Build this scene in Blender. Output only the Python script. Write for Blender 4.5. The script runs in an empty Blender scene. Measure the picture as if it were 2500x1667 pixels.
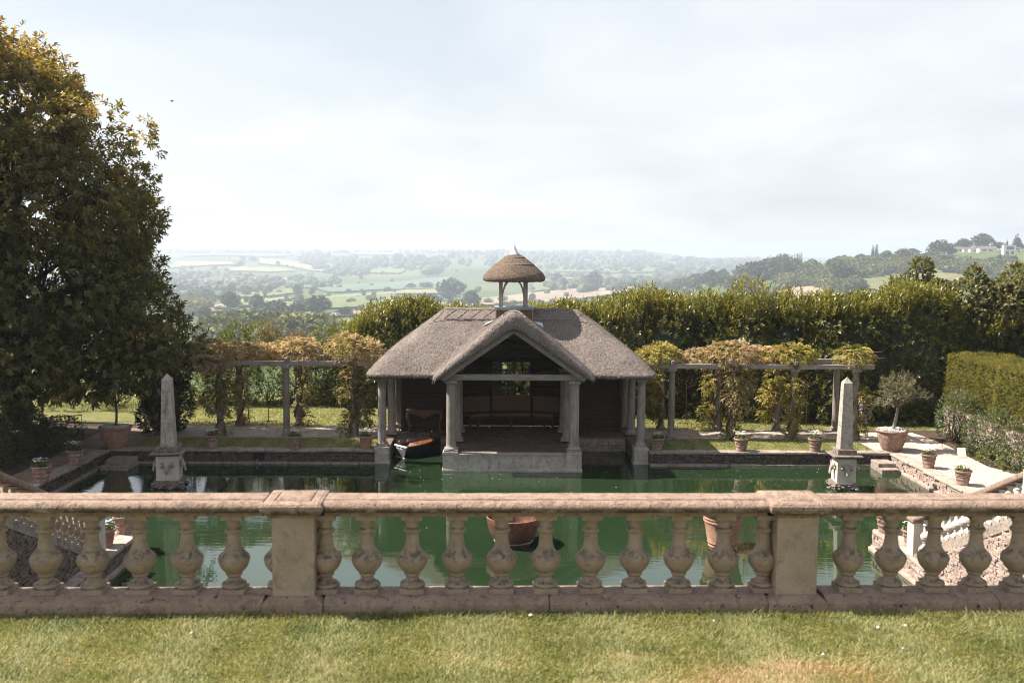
import bpy, bmesh, math, random
import numpy as np
from mathutils import Vector, Matrix
from mathutils.bvhtree import BVHTree

SC = bpy.context.scene
COL = SC.collection
rng = np.random.default_rng(7)
random.seed(7)
R = math.radians

# ------------------------------------------------------------------ camera
EYE = Vector((0, 0, 7.1))
yaw, pitch, roll = R(.8), R(5.2), R(.35)
Fw = Vector((math.sin(yaw) * math.cos(pitch), math.cos(yaw) * math.cos(pitch), -math.sin(pitch)))
Rt0 = Vector((math.cos(yaw), -math.sin(yaw), 0))
Up0 = Rt0.cross(Fw)
Rt = Rt0 * math.cos(roll) + Up0 * math.sin(roll)
Up = -Rt0 * math.sin(roll) + Up0 * math.cos(roll)
cam_data = bpy.data.cameras.new('camera')
cam = bpy.data.objects.new('camera', cam_data)
COL.objects.link(cam)
cam.matrix_world = Matrix(((Rt.x, Up.x, -Fw.x, EYE.x), (Rt.y, Up.y, -Fw.y, EYE.y), (Rt.z, Up.z, -Fw.z, EYE.z), (0, 0, 0, 1)))
cam_data.sensor_width = 36
cam_data.lens = 35.0
cam_data.clip_start = .1
cam_data.clip_end = 30000
cam_data.dof.use_dof = True
cam_data.dof.focus_distance = 33
cam_data.dof.aperture_fstop = 3.2
SC.camera = cam

# ------------------------------------------------------------------ world, sun, exposure
SUN_EL, SUN_BACK = R(50), R(8)          # sun to the left, a little behind the boathouse
to_sun = Vector((-math.cos(SUN_EL) * math.cos(SUN_BACK), math.cos(SUN_EL) * math.sin(SUN_BACK), math.sin(SUN_EL)))
world = bpy.data.worlds.new('World')
SC.world = world
world.use_nodes = True
wn, wl = world.node_tree.nodes, world.node_tree.links
wn.clear()
w_out = wn.new('ShaderNodeOutputWorld')
w_bg = wn.new('ShaderNodeBackground')
w_bg.inputs['Strength'].default_value = .06
sky = wn.new('ShaderNodeTexSky')
sky.sky_type = 'NISHITA'
sky.sun_disc = False
sky.sun_elevation = SUN_EL
sky.sun_rotation = math.atan2(to_sun.x, to_sun.y)
sky.air_density, sky.dust_density, sky.ozone_density = 1.0, 2.5, 1.0
w_tc = wn.new('ShaderNodeTexCoord')
w_sep = wn.new('ShaderNodeSeparateXYZ')
wl.new(w_tc.outputs['Generated'], w_sep.inputs[0])
def wmath(op, a, b=None):
    n = wn.new('ShaderNodeMath'); n.operation = op
    for i, v in enumerate((a, b)):
        if v is None: continue
        if isinstance(v, (int, float)): n.inputs[i].default_value = v
        else: wl.new(v, n.inputs[i])
    return n.outputs[0]
w_d = wmath('ADD', wmath('MAXIMUM', w_sep.outputs['Z'], 0.0), .22)
w_px = wmath('DIVIDE', w_sep.outputs['X'], w_d)
w_py = wmath('DIVIDE', w_sep.outputs['Y'], w_d)
w_cmb = wn.new('ShaderNodeCombineXYZ')
wl.new(w_px, w_cmb.inputs[0]); wl.new(w_py, w_cmb.inputs[1])
w_cmb.inputs[2].default_value = 3.7
w_noise = wn.new('ShaderNodeTexNoise')
w_noise.inputs['Scale'].default_value = 1.25
w_noise.inputs['Detail'].default_value = 3.5
w_noise.inputs['Roughness'].default_value = .52
w_noise.inputs['Distortion'].default_value = .35
wl.new(w_cmb.outputs[0], w_noise.inputs['Vector'])
w_ramp = wn.new('ShaderNodeValToRGB')
w_ramp.color_ramp.elements[0].position = .30
w_ramp.color_ramp.elements[0].color = (.58, .58, .58, 1)
w_ramp.color_ramp.elements[1].position = .70
w_ramp.color_ramp.elements[1].color = (1., 1., 1., 1)
wl.new(w_noise.outputs['Fac'], w_ramp.inputs['Fac'])
w_el = wn.new('ShaderNodeMapRange')          # milky haze towards the horizon, clearer blue overhead
wl.new(w_sep.outputs['Z'], w_el.inputs['Value'])
w_el.inputs['From Min'].default_value = .22; w_el.inputs['From Max'].default_value = .75
w_el.inputs['To Min'].default_value = 1.; w_el.inputs['To Max'].default_value = .42
w_mix = wn.new('ShaderNodeMix'); w_mix.data_type = 'RGBA'
wl.new(wmath('MULTIPLY', w_ramp.outputs['Color'], w_el.outputs['Result']), w_mix.inputs['Factor'])
wl.new(sky.outputs['Color'], w_mix.inputs['A'])
w_mix.inputs['B'].default_value = (6.6, 6.8, 6.95, 1)
wl.new(w_mix.outputs['Result'], w_bg.inputs['Color'])
wl.new(w_bg.outputs[0], w_out.inputs['Surface'])

sun_data = bpy.data.lights.new('sun', 'SUN')
sun_data.energy = 5.0
sun_data.angle = R(.55)
sun_data.color = (1, .93, .83)
sun = bpy.data.objects.new('sun', sun_data)
COL.objects.link(sun)
sun.rotation_euler = to_sun.to_track_quat('Z', 'Y').to_euler()
sun.location = (-40, 20, 60)

SC.view_settings.view_transform = 'Standard'
SC.view_settings.look = 'None'
SC.view_settings.exposure = 1.34
SC.view_settings.gamma = 1
SC.view_settings.use_curve_mapping = False
SC.cycles.max_bounces = 6
SC.cycles.diffuse_bounces = 3
SC.cycles.glossy_bounces = 3
SC.cycles.transmission_bounces = 3
SC.cycles.volume_bounces = 0
SC.cycles.caustics_reflective = False
SC.cycles.caustics_refractive = False
SC.cycles.use_denoising = True
SC.cycles.filter_width = 1.1
SC.cycles.use_adaptive_sampling = False

# ------------------------------------------------------------------ helpers: objects
class MB:
    """collects vertices and faces of one mesh"""
    def __init__(s): s.v, s.f, s.m = [], [], []
    def add(s, verts, faces, mi=0):
        o = len(s.v)
        s.v += [tuple(p) for p in verts]
        s.f += [tuple(i + o for i in f) for f in faces]
        s.m += [mi] * len(faces)
        return s
    def box(s, x0, x1, y0, y1, z0, z1, j=0., mi=0, top=None):
        """box; j: random corner jitter; top: inset of the top face (tapered)"""
        t = top or 0
        v = [(x0, y0, z0), (x1, y0, z0), (x1, y1, z0), (x0, y1, z0), (x0 + t, y0 + t, z1), (x1 - t, y0 + t, z1), (x1 - t, y1 - t, z1), (x0 + t, y1 - t, z1)]
        if j: v = [(a + random.uniform(-j, j), b + random.uniform(-j, j), c + random.uniform(-j, j)) for a, b, c in v]
        return s.add(v, [(0, 3, 2, 1), (4, 5, 6, 7), (0, 1, 5, 4), (1, 2, 6, 5), (2, 3, 7, 6), (3, 0, 4, 7)], mi)
    def lathe(s, prof, n=20, c=(0, 0, 0), square=False, cap=True, mi=0, rot=0):
        """revolve (r, z) pairs about the z axis"""
        vs, fs = [], []
        for r, z in prof:
            for k in range(n):
                a = 2 * math.pi * k / n + rot
                vs.append((c[0] + r * math.cos(a), c[1] + r * math.sin(a), c[2] + z))
        for i in range(len(prof) - 1):
            for k in range(n):
                a, b = i * n + k, i * n + (k + 1) % n
                fs.append((a, b, b + n, a + n))
        if cap:
            fs.append(tuple(range(n - 1, -1, -1)))
            fs.append(tuple(range((len(prof) - 1) * n, len(prof) * n)))
        return s.add(vs, fs, mi)
    def tube(s, pts, r, n=6, mi=0):
        """round bar through points; r: radius or one per point"""
        pts = [Vector(p) for p in pts]
        rs = r if isinstance(r, (list, tuple)) else [r] * len(pts)
        vs, fs = [], []
        for i, p in enumerate(pts):
            d = (pts[min(i + 1, len(pts) - 1)] - pts[max(i - 1, 0)]).normalized()
            a = d.cross(Vector((.13, .21, 1) if abs(d.z) < .9 else (1, .1, 0))).normalized()
            b = d.cross(a)
            for k in range(n):
                t = 2 * math.pi * k / n
                vs.append(p + (a * math.cos(t) + b * math.sin(t)) * rs[i])
        for i in range(len(pts) - 1):
            for k in range(n):
                a, b = i * n + k, i * n + (k + 1) % n
                fs.append((a, b, b + n, a + n))
        fs.append(tuple(range(n - 1, -1, -1))); fs.append(tuple(range((len(pts) - 1) * n, len(pts) * n)))
        return s.add(vs, fs, mi)
    def beam(s, a, b, w, h, mi=0, up=(0, 0, 1)):
        """square bar from a to b, w wide, h high"""
        a, b = Vector(a), Vector(b)
        d = (b - a).normalized()
        sd = d.cross(Vector(up)).normalized()
        u = sd.cross(d)
        v = []
        for p in (a, b):
            for sx, sz in ((-1, -1), (1, -1), (1, 1), (-1, 1)):
                v.append(p + sd * sx * w / 2 + u * sz * h / 2)
        return s.add(v, [(0, 1, 2, 3), (7, 6, 5, 4), (0, 4, 5, 1), (1, 5, 6, 2), (2, 6, 7, 3), (3, 7, 4, 0)], mi)
    def prism(s, poly, axis, a0, a1, mi=0):
        """extrude a polygon (pairs) along axis 'x','y' or 'z' from a0 to a1"""
        def p3(u, w, t): return {'x': (t, u, w), 'y': (u, t, w), 'z': (u, w, t)}[axis]
        n = len(poly)
        v = [p3(u, w, a0) for u, w in poly] + [p3(u, w, a1) for u, w in poly]
        f = [tuple(range(n)), tuple(range(2 * n - 1, n - 1, -1))] + [(k, k + n, (k + 1) % n + n, (k + 1) % n) for k in range(n)]
        return s.add(v, f, mi)

def set_mesh(me, V, F, smooth=False, tint=None):
    """V (n,3) array, F (m,3) or (m,4) array of indices"""
    V = np.asarray(V, np.float32); F = np.asarray(F, np.int32)
    k = F.shape[1]
    me.vertices.add(len(V)); me.vertices.foreach_set('co', V.ravel())
    me.loops.add(F.size); me.loops.foreach_set('vertex_index', F.ravel())
    me.polygons.add(len(F))
    me.polygons.foreach_set('loop_start', np.arange(0, F.size, k, dtype=np.int32))
    if smooth: me.polygons.foreach_set('use_smooth', np.ones(len(F), bool))
    if tint is not None:
        at = me.attributes.new('tint', 'FLOAT', 'POINT')
        at.data.foreach_set('value', np.asarray(tint, np.float32))
    me.update(calc_edges=True)
    return me

ORG = {}
def org(o):
    p = Vector((0, 0, 0))
    while o is not None:
        p += Vector(ORG.get(o.name, (0, 0, 0))); o = o.parent
    return p
def link(o, parent=None):
    COL.objects.link(o)
    if parent is not None: o.parent = parent
    return o
def tag(o, label=None, cat=None, group=None, kind=None):
    if label: o['label'] = label
    if cat: o['category'] = cat
    if group: o['group'] = group
    if kind: o['kind'] = kind
    return o
def thing(name, label, cat, loc=(0, 0, 0), rotz=0, group=None):
    o = bpy.data.objects.new(name, None)
    o.empty_display_size = .2
    link(o)
    o.location = loc; o.rotation_euler = (0, 0, rotz)
    ORG[o.name] = tuple(loc)
    return tag(o, label, cat, group)
def build(name, mb, mat, parent=None, smooth=False, bevel=0, world=True, kind=None, sharp=None):
    """link one mesh object; with world=True its vertices are world coordinates"""
    me = bpy.data.meshes.new(name)
    v = mb.v
    if world and parent is not None:
        o0 = org(parent)
        v = [(a - o0.x, b - o0.y, c - o0.z) for a, b, c in v]
    me.from_pydata(v, [], mb.f)
    mats = mat if isinstance(mat, (list, tuple)) else [mat]
    for m in mats: me.materials.append(m)
    if len(mats) > 1: me.polygons.foreach_set('material_index', np.array(mb.m, np.int32))
    if smooth:
        me.polygons.foreach_set('use_smooth', np.ones(len(me.polygons), bool))
        if sharp: me.set_sharp_from_angle(angle=R(sharp))
    o = bpy.data.objects.new(name, me)
    link(o, parent)
    if bevel:
        b = o.modifiers.new('bevel', 'BEVEL'); b.width = bevel; b.segments = 2; b.limit_method = 'ANGLE'; b.angle_limit = R(40)
    if kind: o['kind'] = kind
    return o
def nobj(name, V, F, mat, parent=None, smooth=False, tint=None, kind=None):
    me = bpy.data.meshes.new(name)
    V = np.asarray(V, np.float32)
    if parent is not None: V = V - np.array(org(parent), np.float32)
    set_mesh(me, V, F, smooth, tint)
    me.materials.append(mat)
    o = bpy.data.objects.new(name, me)
    link(o, parent)
    if kind: o['kind'] = kind
    return o
def copy_tree(o, parent=None):
    c = o.copy(); COL.objects.link(c)
    if parent is not None: c.parent = parent
    for ch in list(o.children): copy_tree(ch, c)
    return c
def evaluated_mesh(o):
    dg = bpy.context.evaluated_depsgraph_get()
    return bpy.data.meshes.new_from_object(o.evaluated_get(dg))

# ------------------------------------------------------------------ helpers: materials
class NT:
    def __init__(s, name):
        s.m = bpy.data.materials.new(name); s.m.use_nodes = True
        s.n, s.l = s.m.node_tree.nodes, s.m.node_tree.links
        s.n.clear()
        s.out = s.n.new('ShaderNodeOutputMaterial')
    def new(s, t, **kw):
        n = s.n.new(t)
        for k, v in kw.items(): setattr(n, k, v)
        return n
    def put(s, node, key, v):
        if isinstance(v, (int, float)): node.inputs[key].default_value = v
        elif isinstance(v, tuple): node.inputs[key].default_value = v if len(v) != 3 or node.inputs[key].type != 'RGBA' else (*v, 1)
        else: s.l.new(v, node.inputs[key])
    def noise(s, vec, scale, detail=4, rough=.55, dist=0):
        n = s.new('ShaderNodeTexNoise')
        s.put(n, 'Scale', scale); s.put(n, 'Detail', detail); s.put(n, 'Roughness', rough); s.put(n, 'Distortion', dist)
        s.l.new(vec, n.inputs['Vector'])
        return n.outputs['Fac']
    def ramp(s, fac, stops):
        n = s.new('ShaderNodeValToRGB')
        e = n.color_ramp.elements
        while len(e) < len(stops): e.new(.5)
        for el, (p, c) in zip(e, stops):
            el.position = p; el.color = (*c, 1) if len(c) == 3 else c
        s.l.new(fac, n.inputs['Fac'])
        return n.outputs['Color']
    def mix(s, fac, a, b, mode='MIX'):
        n = s.new('ShaderNodeMix', data_type='RGBA', blend_type=mode)
        s.put(n, 'Factor', fac); s.put(n, 'A', a); s.put(n, 'B', b)
        return n.outputs['Result']
    def math(s, op, a, b=0.):
        n = s.new('ShaderNodeMath', operation=op)
        s.put(n, 0, a); s.put(n, 1, b)
        return n.outputs[0]
    def pos(s, scale=(1, 1, 1), rot=(0, 0, 0), local=False):
        g = s.new('ShaderNodeTexCoord').outputs['Object'] if local else s.new('ShaderNodeNewGeometry').outputs['Position']
        mp = s.new('ShaderNodeMapping')
        mp.inputs['Scale'].default_value = scale; mp.inputs['Rotation'].default_value = rot
        s.l.new(g, mp.inputs['Vector'])
        return mp.outputs['Vector']
    def bump(s, h, strength=.3, dist=.02, normal=None):
        n = s.new('ShaderNodeBump')
        s.put(n, 'Strength', strength); s.put(n, 'Distance', dist)
        s.l.new(h, n.inputs['Height'])
        if normal is not None: s.l.new(normal, n.inputs['Normal'])
        return n.outputs['Normal']
    def bsdf(s, col, rough=.8, spec=.3, normal=None, metal=0., **kw):
        b = s.new('ShaderNodeBsdfPrincipled')
        s.put(b, 'Base Color', col); s.put(b, 'Roughness', rough); s.put(b, 'Specular IOR Level', spec); s.put(b, 'Metallic', metal)
        for k, v in kw.items(): s.put(b, k, v)
        if normal is not None: s.l.new(normal, b.inputs['Normal'])
        return b.outputs[0]
    def done(s, sh):
        s.l.new(sh, s.out.inputs['Surface']); return s.m

def mat_stone(name, c1, c2, c3=None, scale=6, grain=60, bump=.35, bdist=.012, rough=.88, spots=None, streak=None, local=False):
    """mottled stone or render: two or three tones, fine grain, lichen spots"""
    t = NT(name)
    p = t.pos(local=local)
    big = t.noise(p, scale, 5, .6, .4)
    fine = t.noise(p, grain, 3, .6)
    col = t.ramp(big, [(.32, c1), (.66, c2)])
    if c3 is not None:
        col = t.mix(t.ramp(t.noise(p, scale * 2.3, 4, .65, .6), [(.5, (0, 0, 0)), (.68, (1, 1, 1))]), col, c3)
    if spots is not None:
        sc, th, c = spots
        col = t.mix(t.ramp(t.noise(p, sc, 3, .6, .3), [(th, (0, 0, 0)), (th + .05, (1, 1, 1))]), col, c)
    if streak is not None:
        sx, th, c = streak
        col = t.mix(t.ramp(t.noise(t.pos((sx, sx, sx * .12), local=local), 1, 4, .6), [(th, (0, 0, 0)), (th + .18, (1, 1, 1))]), col, c)
    col = t.mix(.5, col, t.ramp(fine, [(.25, (.55, .55, .55)), (.75, (1.35, 1.35, 1.35))]), 'MULTIPLY')
    h = t.math('ADD', t.math('MULTIPLY', fine, .6), t.noise(p, grain * .3, 4, .6))
    return t.done(t.bsdf(col, rough, .2, t.bump(h, bump, bdist)))

def mat_wood(name, c1, c2, c3, along='z', rough=.8, spec=.2, scale=1., local=False):
    t = NT(name)
    k = {'x': (2.5, 40, 40), 'y': (40, 2.5, 40), 'z': (40, 40, 2.5)}[along]
    p = t.pos(tuple(a * scale for a in k), local=local)
    g = t.noise(p, 1, 5, .65, .3)
    col = t.ramp(g, [(.3, c1), (.5, c2), (.72, c3)])
    col = t.mix(.6, col, t.ramp(t.noise(t.pos(local=local), 2.2, 4, .6), [(.3, (.65, .63, .6)), (.7, (1.2, 1.2, 1.2))]), 'MULTIPLY')
    return t.done(t.bsdf(col, rough, spec, t.bump(g, .4, .006)))

def mat_leaf(name, stops, trans=.3, tcol=1.6, rough=.42, spec=.5, tb=.45):
    """leaves: tone from the per-leaf attribute 'tint', some light let through"""
    t = NT(name)
    a = t.new('ShaderNodeAttribute', attribute_name='tint')
    col = t.ramp(a.outputs['Fac'], stops)
    col = t.mix(.55, col, t.ramp(t.noise(t.pos(), 1.1, 3, .6), [(.3, (.7, .75, .7)), (.7, (1.25, 1.2, 1.1))]), 'MULTIPLY')
    b = t.bsdf(col, rough, spec)
    tr = t.new('ShaderNodeBsdfTranslucent')
    t.put(tr, 'Color', t.mix(1., col, (1.25 * tcol, 1.15 * tcol, tb * tcol), 'MULTIPLY'))
    mx = t.new('ShaderNodeMixShader')
    t.put(mx, 'Fac', trans)
    t.l.new(b, mx.inputs[1]); t.l.new(tr.outputs[0], mx.inputs[2])
    return t.done(mx.outputs[0])

def mat_plain(name, c, rough=.7, spec=.3, metal=0., var=.25, scale=8):
    t = NT(name)
    p = t.pos()
    n = t.noise(p, scale, 4, .6)
    col = t.mix(1., c, t.ramp(n, [(.3, (1 - var,) * 3), (.7, (1 + var,) * 3)]), 'MULTIPLY')
    return t.done(t.bsdf(col, rough, spec, t.bump(n, .15, .01), metal))

# ------------------------------------------------------------------ helpers: foliage
def unit(v): return v / np.maximum(np.linalg.norm(v, axis=-1, keepdims=True), 1e-9)
def perp(d, hint=None):
    h = np.tile(np.array([0, 0, 1.]), (len(d), 1)) if hint is None else hint
    u = h - (h * d).sum(1, keepdims=True) * d
    bad = np.linalg.norm(u, axis=1) < 1e-3
    u[bad] = np.cross(d[bad], [1., .2, 0])
    return unit(u)
def leaf_arrays(P, D, U, L, W, fold=.18, droop=.12):
    """one folded four-cornered leaf per row: base P, direction D, upper side U, length L, width W"""
    L = np.broadcast_to(L, (len(P),))[:, None]; W = np.broadcast_to(W, (len(P),))[:, None]
    S = np.cross(D, U)
    a = P
    m = P + D * L * .48
    t = P + D * L - U * L * droop
    V = np.stack([a, m - S * W / 2 + U * W * fold, t, m + S * W / 2 + U * W * fold], 1).reshape(-1, 3)
    F = np.arange(len(P) * 4).reshape(-1, 4)
    return V, F
def leaves(name, P, D, U, L, W, tint, mat, parent=None, fold=.18, droop=.12, kind=None):
    V, F = leaf_arrays(P, D, U, L, W, fold, droop)
    return nobj(name, V, F, mat, parent, False, np.repeat(np.clip(tint, 0, 1), 4), kind)
def shoots(P, D, k, slen, llen, lw, spread=.8, rg=rng, droopy=0., jit=.35, tip=True):
    """k leaves round each shoot that starts at P and runs along D; returns leaf arrays"""
    n = len(P)
    Pk = np.repeat(P, k, 0); Dk = np.repeat(D, k, 0)
    j = np.tile(np.arange(k), n)
    ang = j * 2.4 + np.repeat(rg.uniform(0, 6.28, n), k) + rg.normal(0, .3, n * k)
    A = perp(Dk); B = np.cross(Dk, A)
    rad = A * np.cos(ang)[:, None] + B * np.sin(ang)[:, None]
    f = (j + .5) / k
    sp = spread * (1.15 - .7 * f if tip else np.ones(n * k))
    sp = sp + rg.normal(0, .12, n * k)
    d = unit(Dk * np.cos(sp)[:, None] + rad * np.sin(sp)[:, None] + rg.normal(0, jit * .4, (n * k, 3)) - np.array([0, 0, droopy]))
    sl = np.broadcast_to(slen, (n,)); sl = np.repeat(sl, k)
    base = Pk + Dk * (f * sl)[:, None]
    U = perp(d, unit(Dk * .8 - rad * .2 + np.array([0, 0, .6])))
    ll = np.repeat(np.broadcast_to(llen, (n,)), k) * rg.uniform(.65, 1.2, n * k)
    return base, d, U, ll, ll * lw * rg.uniform(.85, 1.15, n * k)
def sphere_dirs(n, rg=rng): return unit(rg.normal(size=(n, 3)))
def vnoise(P, s=1., seed=0.):
    """cheap smooth lumpy noise in about -1..1"""
    x, y, z = P[:, 0] * s + seed, P[:, 1] * s - seed, P[:, 2] * s + .5 * seed
    return (np.sin(x * 1.7 + np.sin(y * 1.3)) + np.sin(y * 2.1 + np.sin(z * 1.9 + x)) + np.sin(z * 1.8 + np.sin(x * 2.3)) + .6 * np.sin(x * 4.1 + y * 3.7) + .6 * np.sin(z * 4.7 - y * 3.9)) / 4.2
def lobes_shoots(lobes, n, inner=.62, rg=rng, up=.25):
    """points and outward directions on the shells of many ellipsoids (cx,cy,cz,rx,ry,rz)"""
    L = np.array(lobes, float)
    area = (L[:, 3] * L[:, 4] + L[:, 4] * L[:, 5] + L[:, 3] * L[:, 5])
    idx = rg.choice(len(L), int(n * 1.6), p=area / area.sum())
    d = sphere_dirs(len(idx), rg)
    r = rg.uniform(.74, 1.04, len(idx)) ** .7
    lump = 1 + .16 * vnoise(L[idx, :3] + d * L[idx, 3:6], 1.7, 3.)
    P = L[idx, :3] + d * L[idx, 3:6] * (r * lump)[:, None]
    keep = np.ones(len(P), bool)
    for q in L:
        e = (((P - q[:3]) / q[3:6]) ** 2).sum(1)
        keep &= e > inner ** 2
    P, d = P[keep][:n], d[keep][:n]
    D = unit(d + np.array([0, 0, up]) + rg.normal(0, .35, d.shape))
    return P, D
def limb(mb, a, b, r0, r1, bend=.15, n=5, seg=6, rg=random):
    a, b = Vector(a), Vector(b)
    L = (b - a).length
    o = Vector((rg.uniform(-1, 1), rg.uniform(-1, 1), rg.uniform(-.3, .6))) * L * bend
    pts, rs = [], []
    for i in range(n + 1):
        t = i / n
        pts.append(a.lerp(b, t) + o * math.sin(math.pi * t)); rs.append(r0 + (r1 - r0) * t)
    mb.tube(pts, rs, seg)
    return pts
HAZE = .00023
# ------------------------------------------------------------------ materials
M = {}
t = NT('pink_coping_stone')
p = t.pos()
col = t.ramp(t.noise(p, 7, 5, .6, .4), [(.32, (.25, .17, .13)), (.66, (.34, .25, .19))])
col = t.mix(t.ramp(t.noise(p, 16, 4, .65, .6), [(.5, (0, 0, 0)), (.68, (1, 1, 1))]), col, (.165, .12, .095))
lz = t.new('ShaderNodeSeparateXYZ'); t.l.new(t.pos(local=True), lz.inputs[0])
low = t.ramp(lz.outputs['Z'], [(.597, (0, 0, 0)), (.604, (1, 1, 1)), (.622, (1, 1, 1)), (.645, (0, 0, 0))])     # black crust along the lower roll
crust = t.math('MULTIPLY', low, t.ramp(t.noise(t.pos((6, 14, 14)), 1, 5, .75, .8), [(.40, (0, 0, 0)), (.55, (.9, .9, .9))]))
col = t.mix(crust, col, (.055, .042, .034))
col = t.mix(t.ramp(t.noise(p, 26, 3, .6, .3), [(.62, (0, 0, 0)), (.68, (.9, .9, .9))]), col, (.085, .062, .05))
fine = t.noise(p, 95, 3, .6)
col = t.mix(.5, col, t.ramp(fine, [(.25, (.5, .5, .5)), (.75, (1.4, 1.4, 1.4))]), 'MULTIPLY')
M['coping'] = t.done(t.bsdf(col, .9, .2, t.bump(t.math('ADD', fine, t.noise(p, 28, 4, .6)), .9, .014)))
M['baluster'] = mat_stone('buff_baluster_stone', (.27, .21, .155), (.345, .275, .205), (.22, .165, .12), 9, 120, .35, .005, .9, spots=(38, .68, (.11, .09, .075)))
t = NT('buff_baluster_stone')
p = t.pos()
col = t.ramp(t.noise(p, 9, 5, .6, .4), [(.32, (.27, .205, .15)), (.66, (.345, .27, .20))])
col = t.mix(t.ramp(t.noise(p, 21, 4, .65, .6), [(.5, (0, 0, 0)), (.68, (1, 1, 1))]), col, (.23, .17, .12))
sepn = t.new('ShaderNodeSeparateXYZ'); t.l.new(t.new('ShaderNodeNewGeometry').outputs['Normal'], sepn.inputs[0])
upf = t.ramp(sepn.outputs['Z'], [(.25, (0, 0, 0)), (.6, (1, 1, 1))])
lich = t.ramp(t.noise(p, 24, 5, .75, .5), [(.46, (0, 0, 0)), (.60, (.85, .85, .85))])
col = t.mix(t.math('MULTIPLY', upf, lich), col, (.085, .07, .062))
col = t.mix(t.ramp(t.noise(p, 38, 3, .6, .3), [(.68, (0, 0, 0)), (.73, (1, 1, 1))]), col, (.11, .09, .075))
fine = t.noise(p, 120, 3, .6)
M['baluster'] = t.done(t.bsdf(col, .9, .2, t.bump(t.math('ADD', fine, t.noise(p, 30, 4, .6)), .4, .006)))
M['pier'] = mat_stone('pale_pier_stone', (.29, .225, .165), (.37, .295, .225), (.25, .20, .14), 5, 110, .35, .004, .9, streak=(7, .6, (.22, .18, .125)))
M['plinth'] = mat_stone('red_plinth_stone', (.24, .172, .13), (.33, .25, .19), (.185, .13, .10), 6, 90, .6, .008, .92, spots=(30, .63, (.05, .035, .03)))
M['lime'] = mat_stone('pale_limestone', (.33, .30, .26), (.46, .42, .37), (.27, .235, .19), 3.5, 70, .4, .008, .88, streak=(6, .57, (.13, .085, .05)))
M['obelisk'] = mat_stone('lichened_limestone', (.30, .265, .225), (.42, .38, .33), (.22, .19, .155), 4, 80, .5, .008, .9, streak=(5, .55, (.15, .095, .055)), spots=(34, .67, (.10, .085, .07)))
M['die'] = mat_stone('white_limestone', (.44, .395, .345), (.56, .51, .455), None, 5, 70, .3, .006, .88, streak=(7, .63, (.26, .22, .18)))
M['lichen'] = mat_stone('mossy_stone', (.10, .075, .06), (.22, .18, .15), (.34, .31, .27), 9, 60, 1., .02, .95)
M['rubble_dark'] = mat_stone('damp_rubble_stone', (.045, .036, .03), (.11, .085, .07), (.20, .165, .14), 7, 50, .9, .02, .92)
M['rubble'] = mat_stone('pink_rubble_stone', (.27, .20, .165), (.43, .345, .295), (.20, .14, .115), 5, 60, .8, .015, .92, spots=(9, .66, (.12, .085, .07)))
M['rubble_shade'] = mat_stone('shaded_rubble_stone', (.12, .088, .068), (.24, .19, .155), (.07, .05, .04), 6, 50, .9, .02, .92)  # darker copy of the pink rubble; left side's shade put into its colour
M['slab'] = mat_stone('buff_paving_stone', (.30, .24, .20), (.40, .335, .285), (.24, .185, .15), 2.2, 60, .4, .006, .9)
M['flag'] = mat_stone('brown_floor_stone', (.11, .078, .06), (.19, .135, .105), (.08, .058, .045), 2.4, 60, .4, .006, .75)
M['kerb'] = mat_stone('grey_coping_stone', (.23, .185, .155), (.34, .285, .24), (.14, .105, .09), 3.5, 55, .7, .012, .92, spots=(14, .64, (.08, .06, .05)))
M['gravel'] = mat_stone('pale_gravel', (.40, .325, .27), (.52, .435, .375), (.34, .27, .22), 1.6, 130, .9, .012, .95)
M['dirt'] = mat_stone('brown_earth_path', (.17, .115, .085), (.27, .195, .15), (.12, .085, .06), 1.5, 60, .8, .02, .95)
M['soil'] = mat_stone('dark_soil', (.045, .032, .022), (.085, .06, .043), None, 4, 60, .8, .03, .95)
M['terracotta'] = mat_stone('terracotta', (.26, .125, .08), (.36, .20, .14), (.33, .25, .20), 5, 70, .35, .006, .85, streak=(8, .62, (.36, .29, .24)))
M['terracotta_old'] = mat_stone('weathered_terracotta', (.19, .105, .075), (.29, .185, .14), (.36, .31, .27), 4, 70, .4, .006, .88, streak=(7, .58, (.38, .34, .30)))
M['oak'] = mat_wood('silvered_oak', (.155, .13, .112), (.275, .24, .215), (.39, .35, .325), 'z')
M['oak_x'] = mat_wood('silvered_oak_beam', (.15, .13, .11), (.26, .23, .20), (.36, .325, .29), 'x')
M['oak_y'] = mat_wood('silvered_oak_crossbeam', (.15, .12, .10), (.25, .215, .185), (.34, .30, .265), 'y')
M['pergola_post'] = mat_wood('weathered_post', (.13, .105, .088), (.22, .185, .16), (.30, .26, .23), 'z')
M['boards'] = mat_wood('dark_brown_boards', (.022, .013, .009), (.05, .029, .019), (.082, .049, .033), 'x')
M['red_boards'] = mat_wood('reddish_boards', (.10, .05, .03), (.17, .09, .058), (.24, .14, .095), 'z')
M['bench_wood'] = mat_wood('brown_bench_wood', (.035, .023, .015), (.07, .047, .032), (.11, .078, .055), 'x')
M['carved'] = mat_wood('carved_walnut', (.07, .04, .025), (.13, .08, .05), (.19, .125, .085), 'x')
M['cushion'] = mat_plain('tan_cushion_cloth', (.15, .098, .062), .95, .1, 0, .12, 20)
M['lead'] = mat_plain('grey_lead', (.22, .24, .27), .5, .4, .4, .3, 6)
M['lead_pale'] = mat_plain('pale_lead_flashing', (.50, .53, .55), .55, .4, .2, .25, 9)
M['rust'] = mat_plain('rusty_iron', (.075, .036, .022), .8, .3, .3, .4, 40)
M['black_iron'] = mat_plain('dark_iron', (.02, .02, .02), .6, .4, .5, .3, 30)
M['copper'] = mat_plain('worn_copper_brown', (.17, .075, .05), .5, .5, .55, .45, 9)
M['boat_black'] = mat_plain('black_hull_paint', (.012, .011, .012), .35, .5, 0, .3, 5)
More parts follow.
